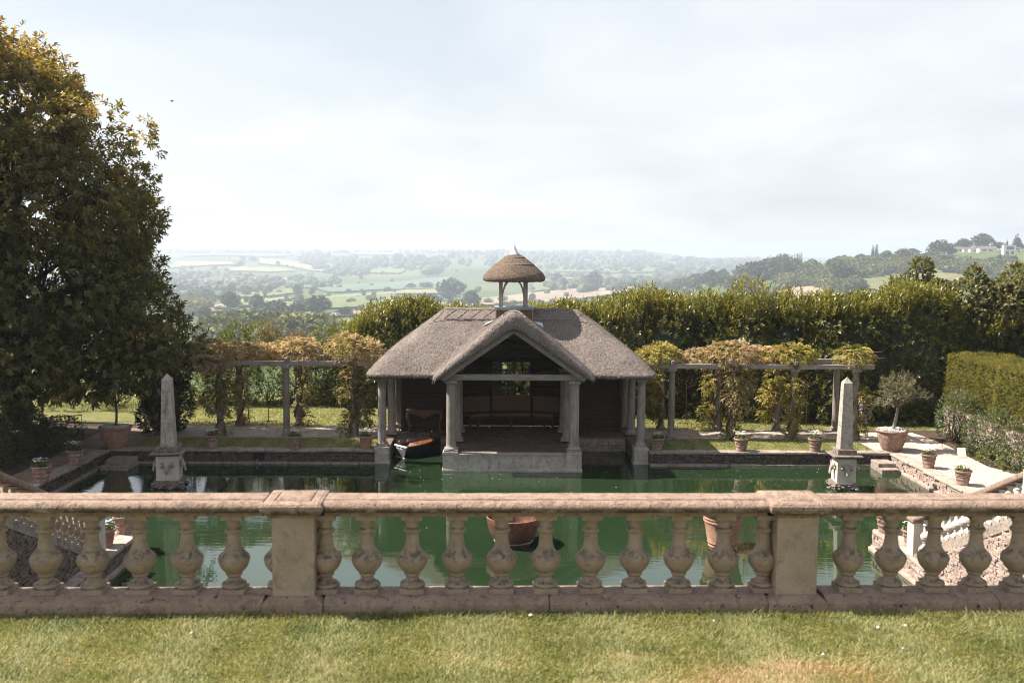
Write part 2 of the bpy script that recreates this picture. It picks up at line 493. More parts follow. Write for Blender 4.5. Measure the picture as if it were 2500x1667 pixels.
M['boat_grey'] = mat_plain('worn_grey_transom', (.075, .07, .078), .6, .4, 0, .5, 12)
M['boat_deck'] = mat_wood('varnished_deck', (.08, .028, .012), (.14, .052, .022), (.20, .08, .036), 'x', .35, .5)
M['white_paint'] = mat_plain('white_paint', (.78, .76, .72), .5, .4, 0, .08, 9)
M['pebble'] = mat_stone('white_pebbles', (.42, .40, .37), (.62, .60, .57), None, 14, 60, .3, .01, .8)
M['bark'] = mat_wood('grey_brown_bark', (.05, .038, .028), (.095, .075, .058), (.15, .125, .10), 'z', .95, .1, .4)
M['olive_bark'] = mat_wood('pale_olive_bark', (.17, .145, .12), (.27, .24, .205), (.36, .325, .28), 'z', .9, .1)
M['vine'] = mat_wood('wisteria_stem', (.09, .06, .042), (.15, .11, .08), (.21, .16, .125), 'z', .9, .1)

# thatch: packed straw ends
def make_thatch(name, c1, c2, c3):
    t = NT(name)
    p = t.pos()
    n1 = t.noise(p, 24, 5, .8)
    n2 = t.noise(t.pos((90, 22, 22)), 1, 3, .6)
    big = t.noise(p, 1.6, 5, .62, .5)
    col = t.ramp(n1, [(.36, c1), (.5, c2), (.64, c3)])
    col = t.mix(.7, col, t.ramp(big, [(.3, (.72, .70, .68)), (.7, (1.22, 1.18, 1.14))]), 'MULTIPLY')
    h = t.math('ADD', n1, t.math('MULTIPLY', n2, .9))
    h = t.math('ADD', h, t.math('MULTIPLY', t.noise(p, 9, 3, .6), 1.2))
    return t.done(t.bsdf(col, .95, .12, t.bump(h, 1., .03)))
M['thatch'] = make_thatch('grey_thatch', (.112, .092, .083), (.20, .169, .153), (.33, .288, .265))
M['thatch_under'] = make_thatch('thatch_edge', (.10, .075, .055), (.19, .15, .12), (.28, .23, .19))
M['cupola_thatch'] = make_thatch('brown_thatch', (.065, .047, .036), (.15, .112, .086), (.29, .225, .178))
M['straw'] = mat_leaf('loose_straw', [(0, (.10, .082, .073)), (.5, (.205, .175, .16)), (1, (.37, .33, .305))], .08, 1., .9, .1, .8)
M['straw_rod'] = mat_plain('hazel_rod', (.27, .22, .185), .9, .1, 0, .4, 30)

# leaves
M['laurel'] = mat_leaf('laurel_leaf', [(0, (.030, .038, .010)), (.42, (.080, .090, .018)), (.72, (.165, .158, .032)), (1, (.26, .235, .065))], .34, 1.6, .38, .5)
M['tree_leaf'] = mat_leaf('broad_tree_leaf', [(0, (.042, .054, .015)), (.40, (.098, .102, .026)), (.68, (.175, .138, .040)), (1, (.275, .185, .07))], .42, 1.5, .42, .4)
M['pale_leaf'] = mat_leaf('pale_tree_leaf', [(0, (.05, .065, .018)), (.6, (.10, .105, .03)), (1, (.18, .165, .06))], .35, 1.5)
M['shrub_leaf'] = mat_leaf('bright_shrub_leaf', [(0, (.035, .055, .012)), (.5, (.085, .105, .022)), (1, (.19, .20, .06))], .35, 1.6)
M['dark_leaf'] = mat_leaf('dark_shrub_leaf', [(0, (.018, .028, .009)), (.6, (.035, .048, .014)), (1, (.075, .085, .025))], .2, 1.3)
M['bronze_leaf'] = mat_leaf('bronze_shrub_leaf', [(0, (.10, .085, .04)), (.5, (.20, .14, .085)), (1, (.30, .215, .15))], .35, 1.3)
M['wisteria'] = mat_leaf('wisteria_leaf', [(0, (.075, .085, .018)), (.33, (.18, .175, .04)), (.6, (.36, .29, .125)), (1, (.52, .385, .28))], .42, 1.1, .5, .3, .95)
M['wisteria_green'] = mat_leaf('green_wisteria_leaf', [(0, (.065, .085, .015)), (.42, (.185, .19, .035)), (.75, (.36, .31, .085)), (1, (.52, .40, .18))], .42, 1.15, .5, .3, .8)
M['lilac'] = mat_leaf('lilac_blossom', [(0, (.30, .27, .38)), (1, (.55, .50, .60))], .3, .9)
M['yew'] = mat_leaf('yew_needle', [(0, (.040, .046, .010)), (.5, (.14, .13, .026)), (1, (.28, .235, .065))], .3, 1.4, .6, .2)
M['rose_leaf'] = mat_leaf('rose_leaf', [(0, (.040, .058, .024)), (.5, (.085, .105, .05)), (1, (.20, .21, .12))], .3, 1.2, .4, .45)
M['olive_leaf'] = mat_leaf('olive_leaf', [(0, (.075, .072, .038)), (.5, (.15, .135, .075)), (1, (.25, .225, .14))], .25, 1.1)
M['maple'] = mat_leaf('pale_maple_leaf', [(0, (.065, .075, .025)), (.5, (.135, .135, .055)), (1, (.27, .245, .13))], .35, 1.2)
M['pot_leaf'] = mat_leaf('pot_plant_leaf', [(0, (.05, .08, .018)), (1, (.13, .155, .04))], .3, 1.3)
M['white_flower'] = mat_leaf('white_petal', [(0, (.70, .70, .68)), (1, (.82, .82, .80))], .25, .62, .6, .2)
M['crown_far'] = mat_leaf('far_tree_leaf', [(0, (.022, .034, .012)), (.5, (.048, .066, .020)), (1, (.095, .105, .034))], .18, 1.2, .6, .2)
M['crown_wood'] = mat_leaf('near_wood_leaf', [(0, (.046, .062, .022)), (.5, (.108, .12, .042)), (1, (.20, .185, .075))], .2, 1.2, .6, .2)
M['crown_pale'] = mat_leaf('far_yellowish_leaf', [(0, (.06, .06, .02)), (.5, (.12, .11, .035)), (1, (.17, .15, .055))], .18, 1.2, .6, .2)
M['crown_purple'] = mat_leaf('far_purple_leaf', [(0, (.018, .010, .014)), (1, (.045, .024, .032))], .15, 1., .6, .2)
M['crown_conifer'] = mat_leaf('far_conifer_leaf', [(0, (.014, .024, .012)), (1, (.045, .06, .028))], .1, 1., .6, .2)

# grass
def make_grass(name, stops, dry, th):
    t = NT(name)
    a = t.new('ShaderNodeAttribute', attribute_name='tint')
    col = t.ramp(a.outputs['Fac'], stops)
    b = t.bsdf(col, .55, .3)
    tr = t.new('ShaderNodeBsdfTranslucent')
    t.put(tr, 'Color', t.mix(1., col, (1.3, 1.3, .6), 'MULTIPLY'))
    mx = t.new('ShaderNodeMixShader'); t.put(mx, 'Fac', .3)
    t.l.new(b, mx.inputs[1]); t.l.new(tr.outputs[0], mx.inputs[2])
    return t.done(mx.outputs[0])
M['blade'] = make_grass('grass_blade', [(0, (.10, .122, .036)), (.42, (.245, .25, .098)), (.68, (.37, .33, .16)), (.85, (.42, .32, .17)), (1, (.50, .37, .23))], None, 0)
M['turf'] = mat_stone('turf', (.12, .135, .036), (.17, .175, .055), (.23, .20, .09), 1.3, 90, .8, .02, .95)
M['meadow'] = mat_stone('rough_meadow', (.10, .115, .03), (.17, .165, .055), (.21, .19, .09), 1.1, 50, .9, .05, .95)

# pool water: murky green body under a mirror-smooth, softly rippled surface
t = NT('green_pool_water')
p = t.pos()
near = t.ramp(t.noise(t.pos((.10, .10, .1)), 1, 2, .5), [(.42, (.12,) * 3), (.66, (1, 1, 1))])
r1 = t.noise(t.pos((1.6, 6.5, 1)), 1, 3, .55, .5)
r2 = t.noise(t.pos((.45, 1.6, 1)), 1, 2, .5, .3)
h = t.math('ADD', t.math('MULTIPLY', t.math('MULTIPLY', r1, near), .55), t.math('MULTIPLY', r2, .22))
body = t.mix(t.ramp(t.noise(p, .25, 3, .55), [(.35, (0, 0, 0)), (.7, (1, 1, 1))]), (.013, .027, .011), (.017, .034, .014))
M['water'] = t.done(t.bsdf(body, .015, .5, t.bump(h, .22, .05), IOR=1.95))

# ------------------------------------------------------------------ ground, pool and terrace
G = .46
def sheet(name, poly, z, mat, kind='structure', thick=.0):
    mb = MB()
    if thick: mb.prism(poly, 'z', z - thick, z)
    else: mb.add([(x, y, z) for x, y in poly], [tuple(range(len(poly)))])
    o = build(name, mb, mat); o['kind'] = kind
    return o
mb = MB()
for b in ((-40, -3.66, 33.0, 46), (4.6, 40, 33.0, 46), (-3.66, 4.6, 35.2, 46), (-40, -12.95, 6.3, 33.0), (13.15, 40, 6.3, 33.0), (-12.95, -8.5, 6.3, 23.3), (9.12, 13.15, 6.3, 23.35)):
    mb.box(b[0], b[1], b[2], b[3], -9, .448)
build('ground', mb, M['soil'])['kind'] = 'structure'
mb = MB().box(-40, 40, -40, 5.93, -3, 4.936)
build('lawn', mb, M['turf'])['kind'] = 'structure'
mb = MB().box(-40, 40, 5.935, 6.0, -2, 4.88)
build('terrace_wall', mb, M['rubble'])['kind'] = 'structure'
o = sheet('water', [(-13.2, 6.4), (13.4, 6.4), (13.4, 35.3), (-13.2, 35.3)], 0.0, M['water'])
sheet('pool_floor', [(-13.2, 6.4), (13.4, 6.4), (13.4, 35.3), (-13.2, 35.3)], -1.3, M['soil'])

def pool_edge(name, label, cat, runs, stone, kerb_mat, cut=None):
    """pool wall: rubble courses (joined) under separate coping slabs; runs: (axis, fixed, a0, a1, facing)"""
    t = thing(name, label, cat, (0, 0, 0))
    t['kind'] = 'thing'
    rub, led = MB(), MB()
    rg = random.Random(len(name) + int(abs(runs[0][1]) * 10))
    for axis, fx, a0, a1, s in runs:
        def bx(mb, u0, u1, d0, d1, z0, z1, j=0.):
            lo, hi = sorted((fx + s * d0, fx + s * d1))
            if axis == 'x': mb.box(u0, u1, lo, hi, z0, z1, j)
            else: mb.box(lo, hi, u0, u1, z0, z1, j)
        bx(rub, a0, a1, -.28, -.05, -.6, .385)
        z = -.12
        while z < .375:
            hgt = min(rg.uniform(.055, .10), .386 - z)
            if hgt < .02: break
            u = a0
            while u < a1 - .02:
                w = min(rg.uniform(.12, .42), a1 - u)
                if not (cut and cut[0] - w < u < cut[1] and z > .1 and axis == 'x'):
                    bx(rub, u + .006, u + w - .006, -.07, rg.uniform(-.03, .03), z + .005, z + hgt - .004, .008)
                u += w
            z += hgt
        u = a0
        while u < a1 - .05:                        # narrow ledge at the waterline
            w = min(rg.uniform(.5, 1.1), a1 - u)
            bx(led, u + .004, u + w - .004, -.06, rg.uniform(.085, .11), -.03, rg.uniform(.055, .075), .006)
            u += w
        u = a0
        while u < a1 - .05:
            w = min(rg.uniform(.7, 1.25), a1 - u)
            if a1 - u - w < .3: w = a1 - u
            sl = MB()
            e = rg.uniform(.01, .07)
            lo, hi = sorted((fx + s * e, fx - s * rg.uniform(.36, .42)))
            zz = rg.uniform(.388, .395)
            if axis == 'x': sl.box(u + .005, u + w - .005, lo, hi, zz, G + rg.uniform(.004, .012), .008)
            else: sl.box(lo, hi, u + .005, u + w - .005, zz, G + rg.uniform(.004, .012), .008)
            build('coping_slab', sl, kerb_mat, t, bevel=.014)
            u += w
    build('rubble', rub, stone, t, kind='stuff')
    build('ledge', led, kerb_mat, t)
    return t
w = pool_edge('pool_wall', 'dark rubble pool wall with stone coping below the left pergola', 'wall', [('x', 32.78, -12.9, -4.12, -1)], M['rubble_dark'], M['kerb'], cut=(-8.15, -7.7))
mb = MB().box(-8.12, -7.78, 32.80, 33.1, .12, .36)
build('recess_shade_block', mb, M['black_iron'], w)  # solid block in the drain opening, its shade put into the dark colour
mb = MB().tube([(-7.98, 32.95, .17), (-7.98, 32.6, .13), (-7.98, 32.55, .05)], .025, 6)
build('spout', mb, M['lead'], w)
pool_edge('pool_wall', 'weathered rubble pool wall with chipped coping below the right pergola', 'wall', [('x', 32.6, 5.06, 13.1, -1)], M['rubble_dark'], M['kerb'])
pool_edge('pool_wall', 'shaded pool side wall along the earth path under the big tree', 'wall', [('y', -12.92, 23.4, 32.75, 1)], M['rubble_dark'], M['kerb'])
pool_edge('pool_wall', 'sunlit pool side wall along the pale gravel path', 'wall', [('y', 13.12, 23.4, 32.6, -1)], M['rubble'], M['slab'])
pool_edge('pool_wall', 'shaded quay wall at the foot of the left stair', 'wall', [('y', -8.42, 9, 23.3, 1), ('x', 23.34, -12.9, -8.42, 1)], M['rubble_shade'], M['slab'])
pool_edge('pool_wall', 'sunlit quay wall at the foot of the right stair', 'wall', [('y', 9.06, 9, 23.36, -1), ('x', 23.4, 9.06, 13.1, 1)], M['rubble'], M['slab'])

# stone steps in the two far corners of the pool
def corner_step(label, x0, x1, y0, y1):
    t = thing('pool_step', label, 'step', ((x0 + x1) / 2, y0, 0), 0, 'steps in the pool corners')
    build('upper_step', MB().box(x0 + .02, x1, y0 + .35, y1, -.5, .27, .006), M['kerb'], t, bevel=.012)
    build('lower_step', MB().box(x0, x1 + .01, y0, y0 + .345, -.5, .14, .006), M['kerb'], t, bevel=.012)
corner_step('sunlit stone step in the pool corner below the olive pot', 12.4, 13.0, 31.45, 32.5)
corner_step('dark stone step in the pool corner beside the left obelisk', -12.75, -11.9, 31.6, 32.66)

# quay tops, paths, lawns
sheet('path', [(9.1, 6.8), (16.2, 6.8), (16.2, 26), (15.8, 29.5), (15.38, 30.5), (15.46, 31.8), (15.63, 33.9), (15.59, 35.4), (15.4, 36.5), (13.1, 36.9), (12.9, 34.9), (12.7, 34.6), (12.7, 33.0), (13.5, 32.6), (13.5, 23.0), (9.3, 23.0)], G - .006, M['gravel'])
sheet('path', [(-14.4, 6.8), (-8.5, 6.8), (-8.7, 23.0), (-13.3, 23.0), (-13.3, 33.0), (-12.3, 33.0), (-12.3, 38), (-14.6, 38), (-14.2, 31.5)], G - .006, M['dirt'])
sheet('grass_strip', [(-12.3, 33.15), (-4.15, 33.15), (-4.15, 34.98), (-12.3, 34.98)], G + .0, M['turf'])
sheet('grass_strip', [(5.1, 32.98), (12.72, 32.98), (12.72, 34.93), (5.1, 34.93)], G + .0, M['turf'])
sheet('back_lawn', [(-13.6, 37.36), (-3.7, 37.36), (-3.7, 46), (-13.6, 46)], G - .004, M['turf'])
sheet('back_lawn', [(4.65, 36.86), (17.2, 36.86), (17.2, 40.5), (4.65, 40.5)], G - .008, M['turf'])
sheet('meadow', [(-40, 38.05), (-13.62, 38.05), (-13.62, 46), (-40, 46)], G - .002, M['meadow'])
sheet('meadow', [(-40, 6.8), (-14.7, 6.8), (-14.7, 38.0), (-40, 38.0)], G - .008, M['soil'])

def slabs(name, x0, x1, y0, y1, nx, ny, mat, z, kind='structure', parent=None, jit=.12, h=.05):
    if parent is None:
        parent = bpy.data.objects.new(name, None); link(parent); parent['kind'] = kind
    rg = random.Random(int(x0 * 100) + nx)
    for r in range(ny):
        xs = [x0 + (x1 - x0) * (i + (rg.uniform(-jit, jit) + (.5 if r % 2 else 0) if 0 < i < nx else 0)) / nx for i in range(nx + 1)]
        xs[0], xs[-1] = x0, x1
        ya, yb = y0 + (y1 - y0) * r / ny, y0 + (y1 - y0) * (r + 1) / ny
        for a, b in zip(xs[:-1], xs[1:]):
            zz = z + rg.uniform(-.004, .004)
            build('slab', MB().box(a + .008, b - .008, ya + .008, yb - .008, zz - h, zz), mat, parent, bevel=.006)
    return parent
slabs('paving', -12.28, -4.12, 34.99, 37.34, 7, 3, M['slab'], G + .012)
slabs('paving', 4.85, 12.88, 34.95, 36.84, 8, 3, M['slab'], G + .012)

# ------------------------------------------------------------------ front balustrade on the terrace
bal = thing('balustrade', 'long stone balustrade with square piers along the front lawn', 'balustrade', (0, 5.94, 4.94), math.atan(.02))
bal.rotation_euler.y = .0025
BALX = [-3.54, -3.266, -2.992, -2.716, -2.437, -2.157, -1.874, -1.594, -1.318, -1.04, -.791, -.517, -.244, .027, .296, .572, .843, 1.117, 1.389, 1.640, 1.912 + .005, 2.171, 2.436, 2.704, 2.97, 3.235, 3.5, 3.77]
BALX = [x for x in BALX if abs(x - 1.9) > .06]
BAL_PROF = [(.062, .122), (.0745, .126), (.076, .136), (.0715, .146), (.060, .150), (.046, .160), (.0375, .175), (.036, .182), (.044, .190), (.0485, .195), (.0485, .204), (.045, .209), (.053, .213), (.066, .227), (.0785, .243), (.0875, .262), (.0935, .282), (.0955, .292), (.0955, .300), (.093, .303), (.0915, .310), (.083, .321), (.069, .334), (.056, .350), (.0475, .368), (.042, .392), (.0392, .42), (.0382, .448), (.0385, .452), (.047, .459), (.0525, .466), (.0535, .472), (.051, .480), (.043, .486), (.0385, .490), (.0385, .512), (.043, .520), (.0475, .530), (.0495, .535), (.0495, .541)]
def baluster_mesh(block=True):
    mb = MB()
    mb.lathe(BAL_PROF, 28)
    mb.box(-.0635, .0635, -.0635, .0635, .541, .573)
    if block: mb.box(-.074, .074, -.074, .074, .088, .1225)
    return mb
b0 = build('baluster', baluster_mesh(), M['baluster'], bal, smooth=True, world=False, sharp=38)
b0.modifiers.new('bevel', 'BEVEL').width = .003
b0.modifiers[0].limit_method = 'ANGLE'; b0.modifiers[0].angle_limit = R(60)
b0.location.x = BALX[0]
for x in BALX[1:]:
    c = b0.copy(); link(c, bal)
    c.location.x = x; c.rotation_euler.z = random.uniform(-.02, .02) + random.choice((0, 1, 2, 3)) * math.pi / 2
COP = [(.085, .574), (.085, .603), (.112, .605), (.121, .622), (.121, .653), (.112, .668), (.10, .671), (-.054, .671), (-.057, .662), (-.065, .662), (-.068, .669), (-.098, .669), (-.122, .662), (-.137, .644), (-.139, .626), (-.130, .609), (-.110, .602), (-.090, .600), (-.085, .590), (-.085, .574)]
PIERS = (-1.2145, 1.8115)
def run_x(prof, x0, x1, step=.12, wob=.0015):
    """profile (y,z) drawn along x in short steps, edges slightly worn"""
    n = max(2, int((x1 - x0) / step))
    mb = MB(); k = len(prof)
    vs, fs = [], []
    for i in range(n + 1):
        x = x0 + (x1 - x0) * i / n
        for y, z in prof: vs.append((x, y + random.uniform(-wob, wob), z + random.uniform(-wob, wob)))
    for i in range(n):
        for j in range(k):
            a, b = i * k + j, i * k + (j + 1) % k
            fs.append((a, b, b + k, a + k))
    fs.append(tuple(range(k - 1, -1, -1))); fs.append(tuple(range(n * k, n * k + k)))
    return mb.add(vs, fs)
PLI = [(.085, -.05), (.085, .063), (.082, .09), (-.088, .09), (-.168, .064), (-.17, 0)]
LOW = [(.10, -.06), (.10, .006), (-.186, .006), (-.188, -.06)]
for x0, x1 in ((-5.2, -3.05), (-3.045, -1.395), (-1.034, .31), (.315, 1.631), (1.991, 3.05), (3.055, 5.4)):
    build('plinth_block', run_x(PLI, x0, x1), M['plinth'], bal, world=False, bevel=.004)
build('footing', run_x(LOW, -5.2, 5.4, .3), M['plinth'], bal, world=False)
for x0, x1 in ((-5.2, -1.394), (-1.035, 1.632), (1.991, 5.4)):
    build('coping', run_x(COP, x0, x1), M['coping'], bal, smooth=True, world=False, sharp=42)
for px in PIERS:
    pier = build('pier', MB().box(px - .1255, px + .1255, -.1255, .1255, .098, .58), M['pier'], bal, world=False, bevel=.005)
    mb = MB().box(px - .178, px + .178, -.186, .186, -.01, .066)
    mb.add([(px - .178, -.186, .066), (px + .178, -.186, .066), (px + .178, .186, .066), (px - .178, .186, .066), (px - .134, -.134, .101), (px + .134, -.134, .101), (px + .134, .134, .101), (px - .134, .134, .101)], [(0, 1, 5, 4), (1, 2, 6, 5), (2, 3, 7, 6), (3, 0, 4, 7), (4, 5, 6, 7)])
    build('pier_base', mb, M['plinth'], bal, world=False, bevel=.003)
    mb = MB()
    prof = [(.136, .578), (.142, .592), (.160, .602), (.168, .606), (.179, .616), (.184, .634), (.182, .654), (.172, .669), (.150, .676), (.112, .676), (.110, .670), (.103, .670), (.100, .677), (.085, .683)]
    sq = []
    for r, z in prof:
        for sx, sy in ((-1, -1), (1, -1), (1, 1), (-1, 1)):
            sq.append((px + sx * r, sy * r, z))
    fs = [(i * 4 + k, i * 4 + (k + 1) % 4, i * 4 + 4 + (k + 1) % 4, i * 4 + 4 + k) for i in range(len(prof) - 1) for k in range(4)]
    fs += [(3, 2, 1, 0), tuple(range(len(prof) * 4 - 4, len(prof) * 4))]
    mb.add(sq, fs)
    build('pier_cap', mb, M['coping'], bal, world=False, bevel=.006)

# ------------------------------------------------------------------ stairs with their own balustrades
def stair(label_b, label_s, X, s, stone, bal_mat):
    """s=+1: right stair (mass towards +x)"""
    yb, yt = 21.45, 16.9                       # newel at the foot, landing pier at the top
    def zr(y): return 1.30 + (yb - y) * .455    # top of the handrail
    def zs(y): return .42 + (yb - y) * .475     # top of the sloping string
    t = thing('stair_balustrade', label_b, 'balustrade', (X, yb, G))
    ya = yb - .2
    pr = [(ya, zr(ya)), (ya, zr(ya) - .13), (yt, zr(yt) - .13), (yt, zr(yt))]
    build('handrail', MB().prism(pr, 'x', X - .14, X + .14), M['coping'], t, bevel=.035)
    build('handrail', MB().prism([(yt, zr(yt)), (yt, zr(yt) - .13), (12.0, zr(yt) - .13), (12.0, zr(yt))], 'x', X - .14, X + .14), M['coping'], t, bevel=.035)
    build('string_course', MB().prism([(ya, zs(ya)), (ya, zs(ya) - .2), (yt, zs(yt) - .2), (12, zs(yt) - .2), (12, zs(yt)), (yt, zs(yt))], 'x', X - .15, X + .15), M['kerb'], t, bevel=.01)
    build('newel', MB().box(X - .17, X + .17, yb - .2, yb + .14, 0.0, 1.22), M['die'], t, bevel=.012)
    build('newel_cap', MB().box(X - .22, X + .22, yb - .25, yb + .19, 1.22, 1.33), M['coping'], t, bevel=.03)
    build('landing_pier', MB().box(X - .17, X + .17, yt - .34, yt, zs(yt), zr(yt) - .0), M['die'], t, bevel=.012)
    bm_ = baluster_mesh()
    k0 = None
    y = yb - .42
    while y > yt + .2:
        zb, ztp = zs(y) - .02, zr(y) - .12
        if k0 is None:
            k0 = build('baluster', bm_, bal_mat, t, smooth=True, world=False, sharp=38); o = k0
        else: o = k0.copy(); link(o, t)
        sc = (ztp - zb - .10) / (.573 - .088)
        o.scale = (1.12, 1.12, sc); o.location = (0, y - yb, zb + .10 - .088 * sc - G)
        blk = build('step_block', MB().box(X - .1, X + .1, y - .115, y + .115, zb - .08, zb + .105), M['kerb'], t, bevel=.006)
        y -= .285
    rub = MB()
    xo = X - s * .17
    rub.prism([(ya, -.8), (8, -.8), (8, zs(yt) - .2), (yt, zs(yt) - .2), (ya, zs(ya) - .2)], 'x', min(xo + s * .05, X + s * .16), max(xo + s * .05, X + s * .16))
    rg = random.Random(5)
    y0, y1 = 13.2, ya
    z = -.05
    while z < zs(yt) - .2:
        hh = rg.uniform(.045, .085)
        u = y0
        while u < y1:
            w = rg.uniform(.09, .26)
            top = (zs(max(u + w, yt)) - .2)
            if z + hh < top + .02 and u + w < y1 + .05:
                d = rg.uniform(.0, .035)
                rub.box(min(xo - s * d, xo + s * .08), max(xo - s * d, xo + s * .08), u + .006, u + w - .006, z + .005, z + hh - .004, .008)
            u += w
        z += hh
    build('rubble', rub, stone, t, kind='stuff')
    st = thing('stair', label_s, 'stair', (X + s * 1.0, yb, G))
    n = 13
    for i in range(n):
        a = yb - .1 - i * (yb - yt) / n
        zt = G + (i + 1) * (zs(yt) - .1 - G) / n
        build('tread', MB().box(min(X + s * .18, X + s * 1.75), max(X + s * .18, X + s * 1.75), a - (yb - yt) / n - .02, a, zt - .22, zt), M['slab'], st, bevel=.01)
    zl = zs(yt) - .1
    build('landing', MB().box(min(X + s * .18, X + s * 1.75), max(X + s * .18, X + s * 1.75), 8, yt - .1, -.5, zl), M['slab'], st)
stair('sunlit stair balustrade above a pale rubble wall at the right quay', 'stone stair coming down beside the sunlit quay', 9.3, 1, M['rubble'], M['die'])
stair('shaded stair balustrade above a shade toned rubble wall at the left quay', 'stone stair coming down beside the shaded quay', -8.8, -1, M['rubble_shade'], M['baluster'])
# ------------------------------------------------------------------ thatched boathouse
XC = .48
bh = thing('boathouse', 'thatched timber boathouse with gabled porch and small roof cupola at the pool', 'boathouse', (XC, 34.9, G))
def hip_h(d): return 3.02 + .74 * d + .23 * (1 - math.exp(-max(d, 0) / .35))
def ring(d, z, x0=-4.36, x1=5.25, y0=32.4, y1=37.4, rc=.55):
    x0, x1, y0, y1 = x0 + d, x1 - d, y0 + d, y1 - d
    r = max(.004, min(rc, (y1 - y0) / 2 - .002))
    pts = []
    cs = [(x1 - r, y0 + r, -90), (x1 - r, y1 - r, 0), (x0 + r, y1 - r, 90), (x0 + r, y0 + r, 180)]
    for i, (cx_, cy_, a0) in enumerate(cs):
        for k in range(7):
            a = R(a0 + 90 * k / 6); pts.append((cx_ + r * math.cos(a), cy_ + r * math.sin(a)))
        nx = cs[(i + 1) % 4]
        a = R(a0 + 90); p = (cx_ + r * math.cos(a), cy_ + r * math.sin(a))
        a = R(nx[2]); q = (nx[0] + r * math.cos(a), nx[1] + r * math.sin(a))
        for k in range(1, 10): pts.append((p[0] + (q[0] - p[0]) * k / 10, p[1] + (q[1] - p[1]) * k / 10))
    return [(x, y, z) for x, y in pts]
rings = [ring(d, hip_h(d) - .40) for d in (2.2, 1.5, .8, .35)] + [ring(.12, 2.90), ring(.02, 2.91), ring(-.04, 2.98), ring(-.01, 3.06)] + [ring(d, hip_h(d)) for d in (.07, .2, .4, .7, 1.1, 1.6, 2.1, 2.44)]
mb = MB(); n = len(rings[0])
for rg_ in rings: mb.v += rg_
for i in range(len(rings) - 1):
    for k in range(n): mb.f.append((i * n + k, i * n + (k + 1) % n, (i + 1) * n + (k + 1) % n, (i + 1) * n + k))
mb.f += [tuple(range(n - 1, -1, -1)), tuple(range((len(rings) - 1) * n, len(rings) * n))]
mb.m = [0] * len(mb.f)
main_roof = build('roof', mb, M['thatch'])
bm = bmesh.new(); bm.from_mesh(main_roof.data); bmesh.ops.remove_doubles(bm, verts=bm.verts, dist=.001); bmesh.ops.recalc_face_normals(bm, faces=bm.faces); bm.to_mesh(main_roof.data); bm.free()
PX = .5
def g_out(x): return 5.37 - .868 * math.sqrt(x * x + .17 ** 2)
def g_in(x): return 4.70 - .70 * math.sqrt(x * x + .14 ** 2)
xs = [-2.5 + 5.0 * i / 40 for i in range(41)]
mbc = MB().prism([(PX - 2.28, 1.5)] + [(PX + x, g_in(x) + .06) for x in xs if abs(x) <= 2.2] + [(PX + 2.28, 1.5)], 'y', 30.5, 34.75)
cutter = build('cutter', mbc, M['thatch'])
bm = bmesh.new(); bm.from_mesh(cutter.data); bmesh.ops.recalc_face_normals(bm, faces=bm.faces); bm.to_mesh(cutter.data); bm.free()
bo = main_roof.modifiers.new('cut', 'BOOLEAN'); bo.operation = 'DIFFERENCE'; bo.object = cutter; bo.solver = 'EXACT'
cut_me = evaluated_mesh(main_roof)
mb = MB()
sec = []
for y, do, di in ((31.16, .20, .05), (31.20, .10, .02), (31.28, .03, 0), (31.42, 0, 0), (32.2, 0, 0), (33.2, 0, 0), (34.2, -.0, 0), (34.95, 0, 0)):
    sl_ = .058 * (y - 31.2)
    row = [(PX + x, y, g_out(x) - do - sl_ * max(0., 1 - abs(x) / 1.6)) for x in xs]
    row += [(PX + 2.58, y, 3.08), (PX + 2.555, y, 3.0), (PX + 2.44, y, 2.98)]
    row += [(PX + x, y, max(g_in(x), 2.99) + di) for x in reversed(xs) if abs(x) < 2.4]
    row += [(PX - 2.44, y, 2.98), (PX - 2.555, y, 3.0), (PX - 2.58, y, 3.08)]
    sec.append(row)
k = len(sec[0])
for row in sec: mb.v += row
for i in range(len(sec) - 1):
    for j in range(k): mb.f.append((i * k + j, (i + 1) * k + j, (i + 1) * k + (j + 1) % k, i * k + (j + 1) % k))
mb.f += [tuple(range(k)), tuple(range(len(sec) * k - 1, (len(sec) - 1) * k - 1, -1))]
mb.m = [0] * len(mb.f)
gable = build('gable', mb, M['thatch'])
bm = bmesh.new(); bm.from_mesh(cut_me); bm.from_mesh(gable.data)
bmesh.ops.recalc_face_normals(bm, faces=bm.faces)
joined = bpy.data.meshes.new('roof'); bm.to_mesh(joined); bm.free()
for o in (main_roof, cutter, gable): bpy.data.objects.remove(o)
tmp = bpy.data.objects.new('roof', joined); link(tmp)
rm = tmp.modifiers.new('rm', 'REMESH'); rm.mode = 'VOXEL'; rm.voxel_size = .05
sm = tmp.modifiers.new('sm', 'SMOOTH'); sm.factor = .5; sm.iterations = 7
rme = evaluated_mesh(tmp)
bpy.data.objects.remove(tmp)
nv = len(rme.vertices)
co = np.empty(nv * 3, np.float32); rme.vertices.foreach_get('co', co); co = co.reshape(-1, 3)
nr = np.empty(nv * 3, np.float32); rme.vertices.foreach_get('normal', nr); nr = nr.reshape(-1, 3)
co += nr * (.022 * vnoise(co, 2.2, 1.) + .010 * rng.normal(size=nv) * 0.6)[:, None]      # hand-laid unevenness
roof_bvh = BVHTree.FromPolygons([tuple(c) for c in co], [tuple(p.vertices) for p in rme.polygons])
rme.vertices.foreach_set('co', (co - np.array(org(bh), np.float32)).ravel())
sel = rng.choice(nv, 52000)
sel = sel[nr[sel, 2] > -.15]
Ps = co[sel] + rng.normal(0, .025, (len(sel), 3)) * (1 - np.abs(nr[sel])) ; Ns = nr[sel]
dn = unit(np.array([0, 0, -1.]) + Ns * Ns[:, 2:3] + rng.normal(0, .12, Ns.shape))
Ds = unit(dn + Ns * rng.uniform(.0, .16, (len(sel), 1)))
